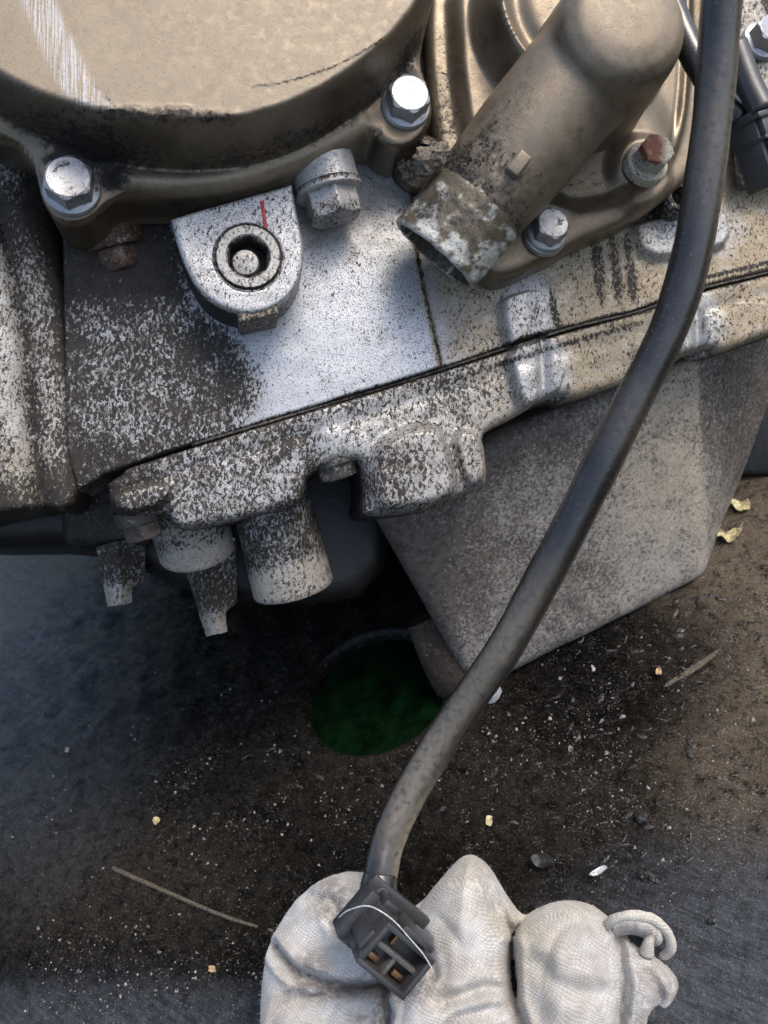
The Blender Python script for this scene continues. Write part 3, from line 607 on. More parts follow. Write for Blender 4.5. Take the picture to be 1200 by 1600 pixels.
# --- clutch cover
CH = 16.0; TH = 30.0
ct = F.poly(chaikin([(-170, -120), (-120, 40), (0, 122), (80, 158), (150, 178), (240, 191), (340, 192), (420, 178), (500, 144), (570, 97), (622, 50), (662, -5), (720, -130)], 2), TH)
co_px = [(-160, 120), (-60, 190), (0, 212), (40, 228), (52, 262), (60, 305), (82, 338), (112, 347), (142, 338), (166, 312), (190, 303), (280, 303), (390, 284), (500, 242), (560, 210), (586, 196), (598, 216), (628, 228), (660, 212), (680, 176), (676, 135), (658, 92), (668, 40), (700, -140), (-160, -140)]
co = F.poly(chaikin(co_px, 2), CH)
def h_cc(x, y, d):
    p = np.stack([x, y], 1); s, _ = sdf(ct, p)
    e1 = np.hypot(*(p - F.uv(112, 297, CH)).T); e2 = np.hypot(*(p - F.uv(634, 166, CH)).T); ear = np.maximum(1 - sstep(6.5, 10, e1), 1 - sstep(6.5, 10, e2))
    z = CH - .5 + .6 * np.exp(-((s + 4.6) / 1.5) ** 2) - drop(d, 3.4) * (1 - ear) - drop(d, 1.4) * ear
    z = z * (1 - ear) + (14.6 - drop(d, 1.4)) * ear
    t = np.clip((s + 2.2) / 3.2, 0, 1); S = t * t * (3 - 2 * t)
    z = np.maximum(z, z + (TH - z) * S)
    z = z + .5 * np.exp(-(s / .9) ** 2) * fbm(x * .5, y * .5, 61, 3) + .2 * fbm(x * .08, y * .08, 62, 2)
    # caked dirt along the lower edge of the face
    qx, qy = toPX(F.E(x, y, z)); ck = bl(qx, qy, 275, 182, 110, 13, 3, .5); z = z + ck * (.5 + 1.6 * fbm(x * .7, y * .7, 63, 3))
    return z
def a_cc(px, py, v):
    p = np.stack([(v - F.o) @ F.x, (v - F.o) @ F.y], 1); s, _ = sdf(ct, p); hw = (v - F.o) @ F.z
    w = .92 * sstep(-.6, 1.2, s)
    w = np.maximum(w, (.9 + .1 * sstep(350, 600, px)) * np.exp(-((s + 4.6) / 1.5) ** 2) * sstep(150, 230, px)); w = np.maximum(w, .75 * bl(px, py, 62, 235, 28, 28, 30, .6)); w = np.maximum(w, .5 * bl(px, py, 625, 90, 30, 90, 20, .7))  # highlight along the flange crest painted as a tan band
    w = np.maximum(w, .55 * (1 - sstep(2.5, 6, hw)) * bl(px, py, 300, 335, 330, 40, 0, .6))
    g = .08 + .45 * np.exp(-((s + 1.6) / 1.2) ** 2) + .45 * bl(px, py, 275, 180, 120, 12, 3, .5) + .4 * bl(px, py, 150, 265, 60, 28, 20, .6) + .55 * bl(px, py, 85, 250, 20, 14, 0, .6) + .5 * bl(px, py, 178, 280, 22, 18, 0, .6) + .35 * bl(px, py, 640, 90, 14, 50, 10, .6)
    cr = polyd(px, py, [(395, 135), (430, 132), (470, 122), (520, 105), (560, 85), (600, 60)]); g = np.maximum(g, .75 * (1 - sstep(.6, 3.2, cr)))
    lf = np.interp(py, (-60, 0, 60, 130, 165), (5, 30, 55, 85, 118)); rt = np.interp(py, (-60, 0, 60, 130, 170), (48, 88, 115, 150, 186))
    g = g + .45 * bl(px, py, 130, 205, 90, 35, 18, .8) + .3 * bl(px, py, 430, 225, 120, 14, -18, .8) * (fbm(px * .02, py * .02, 3, 3) + .5); sc_ = sstep(-4, 8, px - lf) * (1 - sstep(-10, 4, px - rt)) * (1 - sstep(158, 178, py)) * sstep(-.6, .5, s)
    g = np.maximum(g, .55 * np.exp(-(((px - rt + 4) / 5) ** 2)) * sstep(110, 150, py) * (1 - sstep(165, 180, py)))
    return dict(grime=g, warm=w * (1 - .5 * sc_), scrape=sc_ * (1.0))
cover = relief('clutch_cover', F, co, h_cc, 1.0, M['bronze'], root, a_cc, cell=.45, walls=8)
ab1 = nrm((0.17, 0.16, 1)); zb = lambda g: (lambda px, py, v: dict(grime=g, warm=.12, scrape=0 * px))
bolt('bolt', F.pt(113, 298, 14.4), ab1, 4.05, 4.2, 5.3, 1.3, cover, M['zinc'], .5, lambda px, py, v: dict(grime=.20 + .25 * bl(px, py, 118, 300, 26, 14) + .45 * (1 - sstep(0, 6, np.abs(np.hypot(px - 112, py - 292) - 38))) * sstep(-30, 20, 295 - py), warm=.1, scrape=0 * px))
bolt('bolt', F.pt(633, 168, 14.4), ab1, 3.75, 4.0, 4.9, 1.2, cover, M['zinc'], .2, zb(.14))
# --- pump cover
PH = 9.0
pc_px = [(640, -160), (668, -40), (664, 80), (676, 190), (690, 290), (740, 400), (775, 436), (812, 428), (842, 412), (880, 396), (905, 378), (990, 344), (1050, 304), (1098, 256), (1120, 130), (1120, -160)]
pcv = F.poly(chaikin(pc_px, 2), PH)
dc_ = F.uv(915, 10, 19)
pin = F.poly(chaikin([(700, -160), (720, 250), (820, 330), (950, 318), (1010, 292), (1064, 240), (1085, 120), (1085, -160)], 2), 12)
def h_pc(x, y, d):
    p = np.stack([x, y], 1); r = np.hypot(x - dc_[0], (y - dc_[1])); s, _ = sdf(pin, p)
    e1 = np.hypot(*(p - F.uv(853, 366, PH)).T); ear = 1 - sstep(6, 9, e1)
    z = PH - drop(d, 2.4) + 3.0 * sstep(-1.5, 2.5, s) * (1 - ear)
    q = 20.5 - r; z = z + 9.5 * sstep(-2.2, 2.6, q) * (1 - .0 * x); z = z - 1.3 * np.exp(-((q - 5.5) / 2.2) ** 2) + .8 * np.exp(-((q - 2.2) / 1.2) ** 2)
    e2 = np.hypot(*(p - F.uv(1010, 262, 14)).T); z = z + 2.2 * (1 - sstep(5.5, 9, e2))
    u = F.uv(1075, 120, 14) - p[:, :]; uu = p - F.uv(1010, 170, 14); rid = uu @ nrm((0.85, 0.5)); z = z - 2.6 * sstep(-1, 9, rid) * sstep(0, 2, s)
    return z + .12 * fbm(x * .15, y * .15, 71, 3)
def a_pc(px, py, v):
    hw = (v - F.o) @ F.z
    w = .16 + .35 * bl(px, py, 1060, 300, 60, 40, -35, .6) + .35 * bl(px, py, 760, 90, 16, 90, -12, .7) + .25 * bl(px, py, 960, 210, 60, 40, -35, .7) + .2 * bl(px, py, 950, 340, 90, 25, -25, .5)  # dust tint, plus the disc's rim highlight painted in tan
    g = .1 + .35 * bl(px, py, 700, 170, 30, 120, 0, .7) + .25 * bl(px, py, 920, 300, 50, 40, 0, .6)
    return dict(grime=g, warm=w, scrape=0 * px)
pump = relief('pump_cover', F, pcv, h_pc, 0.0, M['bronze'], root, a_pc, cell=.45, walls=5)
ab2 = nrm((0.22, 0.24, 1))
bolt('bolt', F.pt(1007, 259, 14.6), ab2, 3.15, 4.4, 4.5, 1.0, pump, M['rust'], .1, lambda px, py, v: dict(grime=.12, warm=1.3 * sstep(14, -10, px - 1033) * (np.hypot(px - 1024, py - 232) < 24), scrape=0 * px), washer=4.6, label='rust stained bolt with a pale washer')
bolt('bolt', F.pt(850, 368, 9.2), ab2, 3.25, 3.6, 4.3, 1.0, pump, M['zinc'], .35, zb(.28), washer=4.6)
# outlet pipe grown out of a round cap
pz = 19.0
pe = P(679, 400, 7.5); ps_ = P(977, 34, 13.5); pa = nrm(pe - ps_); PL = np.linalg.norm(pe - ps_)
def vox(parts, size, it):
    v, f = join(parts); me = bpy.data.meshes.new('tmp'); me.from_pydata(v.tolist(), [], f); o = bpy.data.objects.new('tmp', me); C.objects.link(o)
    md = o.modifiers.new('r', 'REMESH'); md.mode = 'VOXEL'; md.voxel_size = size
    dg = bpy.context.evaluated_depsgraph_get(); dg.update(); em = o.evaluated_get(dg).to_mesh()
    n = len(em.vertices); V = np.empty(n * 3, np.float32); em.vertices.foreach_get('co', V); V = V.reshape(-1, 3).astype(float)
    Q = [list(p.vertices) for p in em.polygons]; ed = np.array([e.vertices[:] for e in em.edges]); bpy.data.objects.remove(o); bpy.data.meshes.remove(me)
    deg = np.bincount(ed.ravel(), minlength=n)[:, None]
    for _ in range(it):
        S = np.zeros_like(V); np.add.at(S, ed[:, 0], V[ed[:, 1]]); np.add.at(S, ed[:, 1], V[ed[:, 0]]); V = V + .6 * (S / deg - V)
    return V, Q
def capl(v, f):                                            # close the two ends of a lathe
    n = v.shape[0]; seg = 48; f = [list(map(int, q)) for q in f]
    return v, f + [list(range(seg))[::-1], list(range(n - seg, n))]
kb = F.pt(988, 20, 38) - n_ * 33
cap_ = capl(*lathe([(15, 0), (13.9, 8), (12.9, 18), (12.3, 27), (11.6, 30.0), (9.6, 32.0), (6.5, 32.9), (1, 33.1)], kb, n_, 48))
pip = capl(*lathe([(9.5, -2), (11.6, 6), (11.4, PL * .5), (10.95, PL - 22), (10.5, PL - 14.5), (9.9, PL - 11.5), (9, PL - 11)], ps_, pa, 48))
web = capl(*lathe([(10, 2), (9.5, PL * .55), (6.0, PL * .72)], ps_ - n_ * 7, pa, 48))
v, q = vox([cap_, pip, web], .5, 9)
c_ = v - ps_; al = c_ @ pa; rad_ = c_ - np.outer(al, pa)
tt = sstep(PL - 27, PL - 14, al) * (np.linalg.norm(rad_, axis=1) > 8); v = v + np.outer(tt * (.5 * fbm(v[:, 0] * .6, v[:, 1] * .6, 81, 4)), n_)
def a_pipe(px, py, v):
    al = (v - ps_) @ pa; e = sstep(PL - 26, PL - 13, al + 9 * fbm(px * .03, py * .03, 8, 3)); rgt = ((v - ps_) @ nrm(np.cross(pa, n_)))
    w = .42 + .4 * bl(px, py, 1000, 20, 95, 85, 0, .6) + .25 * e + .22 * bl(px, py, 900, 190, 110, 120, -40, .7)
    g = .06 + .5 * e + .28 * bl(px, py, 790, 180, 90, 30, -52, .7) + .3 * bl(px, py, 690, 235, 40, 30, 0, .6)
    return dict(grime=g, warm=w, scrape=0 * px)
pipe = mesh('outlet_pipe', v, q, M['bronze'], root, a_pipe)
nz = 30; prof = [(10.2 + .06 * math.sin(i * 1.1), PL - 16 + 15.3 * i / nz) for i in range(nz + 1)]
prof += [(10.15, PL - .3), (9.9, PL), (9.1, PL + .05), (8.75, PL - .3), (8.6, PL - 5), (8.5, PL - 15), (.05, PL - 15.2)]
v, f = lathe(prof, ps_, pa, 120); c_ = v - ps_; al = c_ @ pa; rd = c_ - np.outer(al, pa); rl = np.linalg.norm(rd, axis=1); an = np.arctan2(rd @ n_, rd @ np.cross(pa, n_))
k = (rl > 9.7) * (.10 * fbm(an * 9, al * .8, 91, 4)) + (rl > 8.8) * (al > PL - 1) * .2 * fbm(an * 12, al * 2, 92, 3)
v = v + rd / rl[:, None].clip(.1) * k[:, None] + np.outer((al > PL - 1.5) * .25 * fbm(an * 8, an * 3, 93, 3), pa)
def a_sp(px, py, v):
    al = (v - ps_) @ pa
    r_ = np.linalg.norm((v - ps_) - np.outer(al, pa), axis=1); ins_ = (r_ < 9.0) * (al < PL - .2)  # inside of the mouth, made darker below
    pat = sstep(.05, .38, fbm(px * .065, py * .065, 44, 5) + .3 * bl(px, py, 700, 400, 100, 40, 38, .8) + .25 * bl(px, py, 785, 385, 24, 55, 35, .7) - .08)
    return dict(grime=.24 + .38 * bl(px, py, 685, 320, 60, 30, 35, .6) - .2 * pat + .7 * ins_, warm=(pat * 1.1 + .8 * sstep(PL - .9, PL - .2, al) * (r_ > 9.4)) * (1 - ins_), scrape=0 * px)
mesh('pipe_spout', v, f, M['spout'], pipe, a_sp, sharp=50, fc=np.stack([an * 10, al, rl], 1))
# little locating nub on the pipe, and clods at the joint
no = ps_ + pa * ((P(790, 278, pz) - ps_) @ pa) + np.cross(pa, n_) * ((P(790, 278, 27) - ps_) @ np.cross(pa, n_)) + n_ * 11.2; v, f = bevelled(*obox(no, pa, nrm(np.cross(n_, pa)), n_, 2.2, 1.35, 1.6), .45, 3); mesh('locating_nub', v, f, M['bronze'], pipe, dict(grime=.1, warm=.7, scrape=0), sharp=50)
def clod(name, e, r, mat, parent=None, sq=(1, 1, .7), seed=0, sub=2, up=None, attrs=None):
    bm = bmesh.new(); bmesh.ops.create_icosphere(bm, subdivisions=sub, radius=1.0); V = np.array([p.co[:] for p in bm.verts]); Fc = [[p.index for p in q.verts] for q in bm.faces]; bm.free()
    rr_ = 1 + .7 * fbm(V[:, 0] * 1.7 + seed * 3.1, V[:, 1] * 1.7 + V[:, 2] * 1.3, seed, 3); V = V * rr_[:, None] * np.array(sq) * r
    z = nrm(G if up is None else up); x = nrm(np.cross((0.3 + math.sin(seed), 1, .2), z)); y = np.cross(z, x)
    return mesh(name, np.asarray(e) + np.outer(V[:, 0], x) + np.outer(V[:, 1], y) + np.outer(V[:, 2], z), Fc, mat, parent, attrs, smooth=False)
V = []; Fc = []
for i in range(150):
    t = rng.random(); px, py = 690 + 130 * t ** 1.3 + rng.normal() * 16, 238 + 58 * t + rng.normal() * 14
    rr2 = .12 + .45 * rng.random() ** 2.5 * (1 - .5 * t)
    off = abs(((P(px, py, pz) - ps_) @ np.cross(pa, n_))); hgt = math.sqrt(max(0, 11.4 ** 2 - min(off, 11.3) ** 2))
    c = ps_ + pa * ((P(px, py, pz) - ps_) @ pa) + np.cross(pa, n_) * ((P(px, py, pz) - ps_) @ np.cross(pa, n_)) + n_ * hgt
    b = np.array([[1, 0, -.6], [-.5, .87, -.6], [-.5, -.87, -.6], [0, 0, .9], [.6, .6, .2]]) * rr2 + rng.normal(size=(5, 3)) * rr2 * .25
    Fc += [[a + len(V) for a in q] for q in ((0, 1, 3), (1, 2, 3), (2, 0, 3), (0, 4, 1), (4, 3, 1), (0, 3, 4))]; V += list(c + b)
cl_o = mesh('caked_dirt', np.array(V), Fc, M['mud'], pipe, smooth=False); cl_o['kind'] = 'stuff'
clod('dirt_clod', P(688, 238, pz + 4), 2.2, M['mud'], pipe, (1, .8, .7), 5, 3, n_); clod('dirt_clod', P(668, 252, pz - 4), 2.6, M['mud'], pipe, (1, 1, .8), 9, 3, n_)
# joint behind the clutch cover and the pump
v, f = lathe([(5.6, -6), (5.6, 5.5), (5.0, 6.5), (3.6, 6.8), (3.4, 4), (.05, 4)], F.pt(652, 262, 2), nrm((.1, -.2, 1)), 40); mesh('pump_boss', v, f, M['bronze'], root, dict(grime=.6, warm=.1, scrape=0), sharp=40)
# --- right-hand top: bracket with its bolt
bk = F.poly(chaikin([(1140, -120), (1182, -40), (1200, 20), (1225, 60), (1228, 110), (1205, 150), (1190, 160), (1150, 70), (1120, 0)], 1), 14)
brk = relief('bracket', F, bk, lambda x, y, d: 14 - drop(d, .9), 2, M['alu'], root, lambda px, py, v: dict(grime=.3, warm=.6, scrape=0), cell=.5)
bolt('bolt', F.pt(1187, 66, 14), nrm((.25, .18, 1)), 3.0, 3.6, 4.3, 1.1, brk, M['zinc'], .2, zb(.12), washer=0)
# dark engine body behind everything on the right
v, f = bevelled(*box8([P(1150, 300, -30), P(1400, 250, -30), P(1400, 250, -13), P(1150, 300, -12), P(1100, -200, -30), P(1400, -200, -30), P(1400, -200, -14), P(1100, -200, -12)]), 1.5, 2, 2)
mesh('cylinder_block', v, f, M['bronze'], root, dict(grime=.75, warm=.1, scrape=0), sharp=50)
v, f = bevelled(*box8([P(1128, 752, -100), P(1400, 740, -100), P(1400, 735, -58), P(1136, 746, -62), P(1120, 480, -100), P(1400, 440, -100), P(1400, 440, -58), P(1120, 480, -60)]), 2, 2, 2)
mesh('dark_gap_fill', v, f, M['grease'], root, None, sharp=50)  # added black box standing in for the dark gap beside the pan
v, f = lathe([(3.6, -3), (3.6, 3.5), (3.0, 4.2), (2.1, 4.3), (2.0, 1), (.05, 1)], F.pt(1050, 318, 3), n_, 36); mesh('threaded_boss', v, f, M['alu'], root, dict(grime=.75, warm=.5, scrape=0), sharp=40)

# ------------------------------------------------------------------ CABLE with its connector
cpx = [(1140, -70, 40), (1128, 0, 39), (1118, 130, 37), (1103, 260, 35.5), (1080, 400, 34), (1046, 510, 33), (992, 620, 32), (945, 715, 31), (895, 815, 29), (845, 910, 26.5), (790, 1010, 23.5), (735, 1090, 20), (685, 1165, 18), (640, 1240, 18), (608, 1310, 20), (594, 1370, 22.5), (590, 1410, 24)]
cp = catmull([P(*p) for p in cpx], 12)
wob = fbm(np.arange(len(cp)) * .13, np.arange(len(cp)) * 0 + 2, 5, 3)
crad = 3.32 + .18 * wob; crad[-40:] *= np.linspace(1, .86, 40)
cable = empty('sensor_cable', cp[-1], 'thick black rubber cable hanging across the engine with a connector at its end', 'cable')
v, f = tube(cp, crad, 32)
cen = np.repeat(cp, 32, 0); rd = (v - cen) / 3.3
at = np.repeat(np.arange(len(cp)), 32) * 1.0; thn = np.tile(np.arange(32) / 32 * 2 * math.pi, len(cp))
v = v + rd * (.10 * fbm(np.cos(thn) * 1.5 + at * .12, np.sin(thn) * 1.5 + at * .1, 77, 3))[:, None]
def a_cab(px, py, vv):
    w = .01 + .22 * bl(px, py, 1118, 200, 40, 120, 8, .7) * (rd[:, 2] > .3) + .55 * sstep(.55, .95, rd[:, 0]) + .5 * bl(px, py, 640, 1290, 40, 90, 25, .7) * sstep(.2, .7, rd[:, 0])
    fr_ = sstep(.35, .95, rd @ nrm((-.25, .3, .92))); w = w + .12 * bl(px, py, 965, 640, 60, 60, 0, .7) + .5 * fr_ * bl(px, py, 760, 1050, 170, 60, -56, .7) + .45 * fr_ * bl(px, py, 630, 1240, 90, 40, -65, .7)  # cable highlight painted as pale patches on the viewer's side
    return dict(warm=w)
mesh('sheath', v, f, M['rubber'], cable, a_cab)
aA = nrm((0.20, -0.03, 0.90)); uu = nrm(V3(0.69, 0.73, 0)); uu = nrm(uu - (uu @ aA) * aA); vv_ = np.cross(aA, uu)
if vv_[0] < 0: vv_ = -vv_
FC = P(619, 1503, 37)                                      # centre of the open face
U, Vh, Ln = 4.2, 5.6, 13.0
def cb(u, v, a, su, sv, sa, bw=.35): return bevelled(*obox(FC + uu * u + vv_ * v + aA * a, uu, vv_, aA, su, sv, sa), bw, 2)
hs = [cb(0, 0, -9.0, U, Vh, 5.2), cb(U - .5, 0, -2.3, .5, Vh, 2.4, .2), cb(-U + .5, 0, -2.3, .5, Vh, 2.4, .2), cb(0, Vh - .5, -2.3, U - .9, .5, 2.38, .2), cb(0, -Vh + .5, -2.3, U - .9, .5, 2.38, .2),
      cb(U + .9, .6, -2.0, .55, 3.4, 2.1, .2)]
house = mesh('connector_housing', *join(hs), M['plastic'], cable, dict(warm=.08), sharp=35)
mesh('divider', *join([cb(.2, .0, -3.0, .45, Vh - .9, 1.6, .15), cb(-2.2, .4, -3.1, 1.9, .4, 1.6, .15)]), M['plastic'], house, dict(warm=.35), sharp=35)
hs = [cb(0, -Vh - 1.0, -10.5, U + .6, 1.1, 2.4, .3), cb(-U - .5, -3.0, -10.8, .6, 3.6, 2.3, .25), cb(U + 1.4, -.6, -12.2, 1.1, 7.0, 1.0, .4), cb(U + .6, -3.6, -10, .8, 1.5, 3.5, .3)]
mesh('connector_collar', *join(hs), M['plastic'], house, dict(warm=.07), sharp=35)
mesh('locking_latch', *join([cb(U + .35, 1.2, -6, .5, 1.7, 5.2, .25), cb(-.5, -Vh - .3, -5, 1.8, .5, 4.0, .2)]), M['plastic'], house, dict(warm=.07), sharp=35)
for u, w_ in ((2.0, -1.5), (-2.3, -2.6), (-2.2, 3.0)):
    mesh('terminal', *cb(u, w_, -3.2, .95 if u > 0 else .5, .35 if u > 0 else 1.1, 1.0, .1), M['copper'], house, sharp=35)
bt0 = FC - aA * 14; mesh('cable_boot', *tube(catmull([cp[-14], cp[-6], bt0 + aA * 1.0], 6), np.linspace(3.1, 3.9, 13), 24), M['rubber'], house, dict(warm=.05))
th_ = catmull([P(529, 1434, 35), P(545, 1422, 36.5), P(577, 1416, 38), P(612, 1436, 38), P(640, 1466, 37), P(662, 1492, 36.5), P(676, 1516, 36), P(679, 1528, 34.5)], 8)
tag(mesh('fibre', *tube(th_, .085, 6), M['thread']), 'thin white fibre looped over the connector at the cable end', 'fibre')

# second connector at the top right
wc = empty('plug_lead', P(1180, 220, 24), 'thin black lead with a boxy plug beside the bracket at top right', 'connector')
wp = catmull([P(1040, -10, 16), P(1085, 90, 19), P(1130, 160, 20), P(1160, 190, 22)], 8); mesh('lead', *tube(wp, 2.5, 20), M['rubber'], wc, dict(warm=.03))
wp = catmull([P(1148, 70, 24), P(1170, 130, 25), P(1192, 175, 26)], 8); mesh('sleeve', *tube(wp, 2.3, 20), M['plastic'], wc, dict(warm=.06))
pa2 = nrm((0.36, -0.90, -.12)); pu = nrm(np.cross(pa2, (0.35, .15, 1))); pn = np.cross(pu, pa2); pn = pn if pn[2] > 0 else -pn
pu = pu if pu[0] > 0 else -pu; p0 = P(1196, 190, 23)
def pb(u, a, n, su, sa, sn_, bw=.3): return bevelled(*obox(p0 + pu * u + pa2 * a + pn * n, pu, pa2, pn, su, sa, sn_), bw, 2)
pbod = mesh('plug_body', *join([pb(0, 4.5, -1.5, 4.6, 6.8, 3.2), pb(-.2, -1.0, .6, 4.9, .5, 3.0, .15), pb(-.2, 3.0, .6, 4.9, .35, 3.0, .15)]), M['plastic'], wc, dict(warm=.08), sharp=35)
mesh('plug_clip', *join([pb(-1.6, 1.0, 2.2, 2.4, 1.7, .7), pb(-1.4, 5.2, 2.1, 2.2, 1.9, .8), pb(-2.9, 8.3, 2.0, .7, 1.6, .8, .2), pb(.1, 8.3, 2.0, .7, 1.6, .8, .2), pb(-1.4, 9.7, 2.0, 2.2, .6, .8, .2)]), M['plastic'], pbod, dict(warm=.15), sharp=35)

# ------------------------------------------------------------------ COTTON RAG
RO = GP(700, 1560); RN = nrm(nrm(G) * .55 + V3(0, 0, 1) * .6); RF = Frame(RO, RN)
LB = [  # outline, height at which it was traced, bottom height, puff, roundness
    ([(398, 1700), (398, 1545), (414, 1470), (450, 1408), (498, 1368), (545, 1358), (574, 1370), (592, 1410), (612, 1460), (612, 1520), (585, 1548), (540, 1552), (480, 1560), (440, 1600)], 8, 3, 9.0, 9),
    ([(402, 1760), (412, 1580), (440, 1558), (500, 1556), (556, 1540), (600, 1556), (640, 1600), (680, 1760)], 10, 4, 9.0, 8),
    ([(636, 1440), (650, 1412), (690, 1362), (724, 1328), (752, 1342), (786, 1402), (800, 1450), (788, 1500), (800, 1560), (840, 1660), (850, 1760), (560, 1760), (575, 1600), (600, 1540), (628, 1490)], 11, 3, 12.5, 12),
    ([(726, 1330), (756, 1344), (790, 1400), (814, 1436), (800, 1462), (780, 1480), (750, 1400)], 6, 2, 6.0, 4),
    ([(796, 1478), (806, 1450), (834, 1422), (874, 1406), (920, 1409), (950, 1428), (966, 1470), (974, 1530), (968, 1620), (990, 1760), (780, 1760), (800, 1600), (806, 1540)], 11, 3, 13, 10),
    ([(940, 1440), (965, 1452), (1000, 1484), (1045, 1502), (1076, 1540), (1060, 1576), (1030, 1600), (1000, 1640), (940, 1700), (930, 1560)], 8, 2, 8.5, 8)]
lobes = [(RF.poly(chaikin(p, 2), hh), b, pf_, r) for p, hh, b, pf_, r in LB]
un = RF.poly(chaikin([(398, 1760), (396, 1545), (414, 1470), (450, 1408), (498, 1368), (545, 1358), (578, 1371), (600, 1415), (640, 1425), (690, 1362), (724, 1328), (754, 1342), (788, 1400), (816, 1436), (834, 1422), (874, 1406), (920, 1409), (952, 1430), (1000, 1482), (1045, 1502), (1076, 1540), (1060, 1576), (1030, 1600), (1000, 1640), (980, 1760)], 2), 8)
def h_rag(x, y, d):
    p = np.stack([x, y], 1); z = np.full(len(x), 1.0)
    for i, (q, b, pf_, r) in enumerate(lobes):
        s, _ = sdf(q, p); t = np.clip(s / r, 0, 1); hgt = b + pf_ * np.sqrt(np.clip(1 - (1 - t) ** 2, 0, 1)) ** .9
        if i == 2: hgt = hgt - 2.2 * np.exp(-(((x - RF.uv(690, 1520, 11)[0]) * .9 + (y - RF.uv(690, 1520, 11)[1]) * .5) / 4) ** 2)
        hgt = hgt + (2.6 * fbm(x * .075 + i * 7, y * .075, 101 + i, 3) - 1.5 * np.clip(1 - np.abs(fbm(x * .07 + i * 5, y * .045 + i * 3, 131 + i, 2)) / .12, 0, 1) ** 2 * sstep(0, .5, t) + .5 * np.sin(x * (.35 + .1 * i) + y * (.22 - .1 * i) + 4 * fbm(x * .05, y * .05, 7, 2))) * t
        z = np.where(s > 0, np.maximum(z, hgt), z)
    qx, qy = toPX(RF.E(x, y, np.full(len(x), 8.0)))
    for pts_, dep, wd_ in (([(588, 1400), (606, 1450), (596, 1530), (612, 1580), (600, 1640)], 3.0, 7), ([(430, 1480), (470, 1520), (540, 1546), (600, 1545)], 3.5, 9), ([(640, 1440), (668, 1470), (680, 1520)], 1.5, 8), ([(752, 1350), (768, 1400), (800, 1462)], 2.2, 7),
                          ([(800, 1480), (802, 1560), (835, 1640)], 3.5, 8), ([(968, 1470), (976, 1530), (968, 1640)], 3.0, 7), ([(840, 1500), (880, 1540), (950, 1550)], 1.0, 14), ([(700, 1560), (760, 1540), (800, 1550)], 1.6, 10), ([(480, 1400), (520, 1410), (545, 1450)], 1.4, 10), ([(1010, 1520), (1030, 1560), (1020, 1590)], 1.4, 8), ([(690, 1640), (720, 1585), (790, 1570)], 1.6, 9)):
        dd = polyd(qx, qy, pts_) + 4 * fbm(qx * .03, qy * .03, 5, 2); z = z - dep * np.exp(-(dd / wd_) ** 2) + dep * .35 * np.exp(-((dd - wd_ * 2) / wd_) ** 2)
    return z - drop(d, .8) * .6
def a_rag(px, py, v):
    g = .12 + .55 * bl(px, py, 530, 1420, 30, 50, -30, .8) + .9 * bl(px, py, 520, 1545, 60, 12, -5, .8) + .5 * bl(px, py, 480, 1515, 25, 25, 0, .8) + .5 * bl(px, py, 640, 1540, 60, 22, 0, .7) + .6 * bl(px, py, 585, 1590, 30, 20, 0, .7) + .3 * bl(px, py, 1010, 1560, 60, 60, 0, .8) + .4 * bl(px, py, 1060, 1560, 18, 25, 0, .7) + .25 * bl(px, py, 770, 1400, 20, 60, -30, .7)  # stains, plus painted shade in the crease and fold between lobes
    w = .15 + .5 * bl(px, py, 735, 1360, 35, 40, 0, .7) + .6 * bl(px, py, 830, 1490, 35, 70, 0, .8) + .6 * bl(px, py, 790, 1440, 30, 30, 0, .8) + .8 * bl(px, py, 615, 1560, 30, 14, 0, .8) + .4 * bl(px, py, 900, 1420, 60, 20, 0, .8)
    return dict(grime=np.clip(g * 1.7, 0, 1), warm=np.clip(w, 0, 1))
rag = relief('cotton_cloth', RF, un, h_rag, -14, M['cloth'], None, a_rag, cell=.42, walls=4)
tag(rag, 'crumpled off-white knitted cotton cloth stained with grease on the black sheet', 'cloth')
# fluff of the cotton: short fibres standing off the surface
me_ = rag.data; nv = len(me_.vertices); co_ = np.empty(nv * 3, np.float32); me_.vertices.foreach_get('co', co_); nn_ = np.empty(nv * 3, np.float32); me_.vertices.foreach_get('normal', nn_)
co_ = co_.reshape(-1, 3).astype(float); nn_ = nn_.reshape(-1, 3).astype(float); pk = rng.integers(0, nv, 9000); bw_ = co_[pk] + np.array(rag.location)
be_ = toE(bw_); ne_ = nn_[pk] @ RW; r1 = rng.normal(size=(9000, 3)); dr_ = ne_ + r1 * .75; dr_ /= np.linalg.norm(dr_, axis=1)[:, None]; sd_ = np.cross(dr_, r1); sd_ /= np.linalg.norm(sd_, axis=1)[:, None]
ln_ = (.4 + .9 * rng.random(9000) ** 2)[:, None]; fv_ = np.stack([be_ - sd_ * .022, be_ + sd_ * .022, be_ + dr_ * ln_], 1).reshape(-1, 3)
fz_ = mesh('fluff', fv_, np.arange(27000).reshape(-1, 3), M['cloth'], rag, dict(grime=.1, warm=.2)); fz_['kind'] = 'stuff'
hp = catmull([P(948, 1446, 22), P(962, 1436, 24), P(990, 1430, 25), P(1022, 1438, 24), P(1044, 1460, 23), P(1048, 1482, 22), P(1036, 1496, 20)], 8)
hv, hf = tube(hp, .92, 14); hv = hv + (hv - np.repeat(hp, 14, 0)) * (.25 * fbm(hv[:, 0] * .8, hv[:, 1] * .8, 3, 3))[:, None]
mesh('hem', hv, hf, M['cloth'], rag, dict(grime=.1, warm=.7))
hp2 = catmull([P(955, 1450, 19), P(985, 1446, 19), P(1015, 1456, 18), P(1028, 1480, 17)], 8); hv, hf = tube(hp2, 1.6, 14); mesh('inner_fold', hv, hf, M['cloth'], rag, dict(grime=.6, warm=.2))
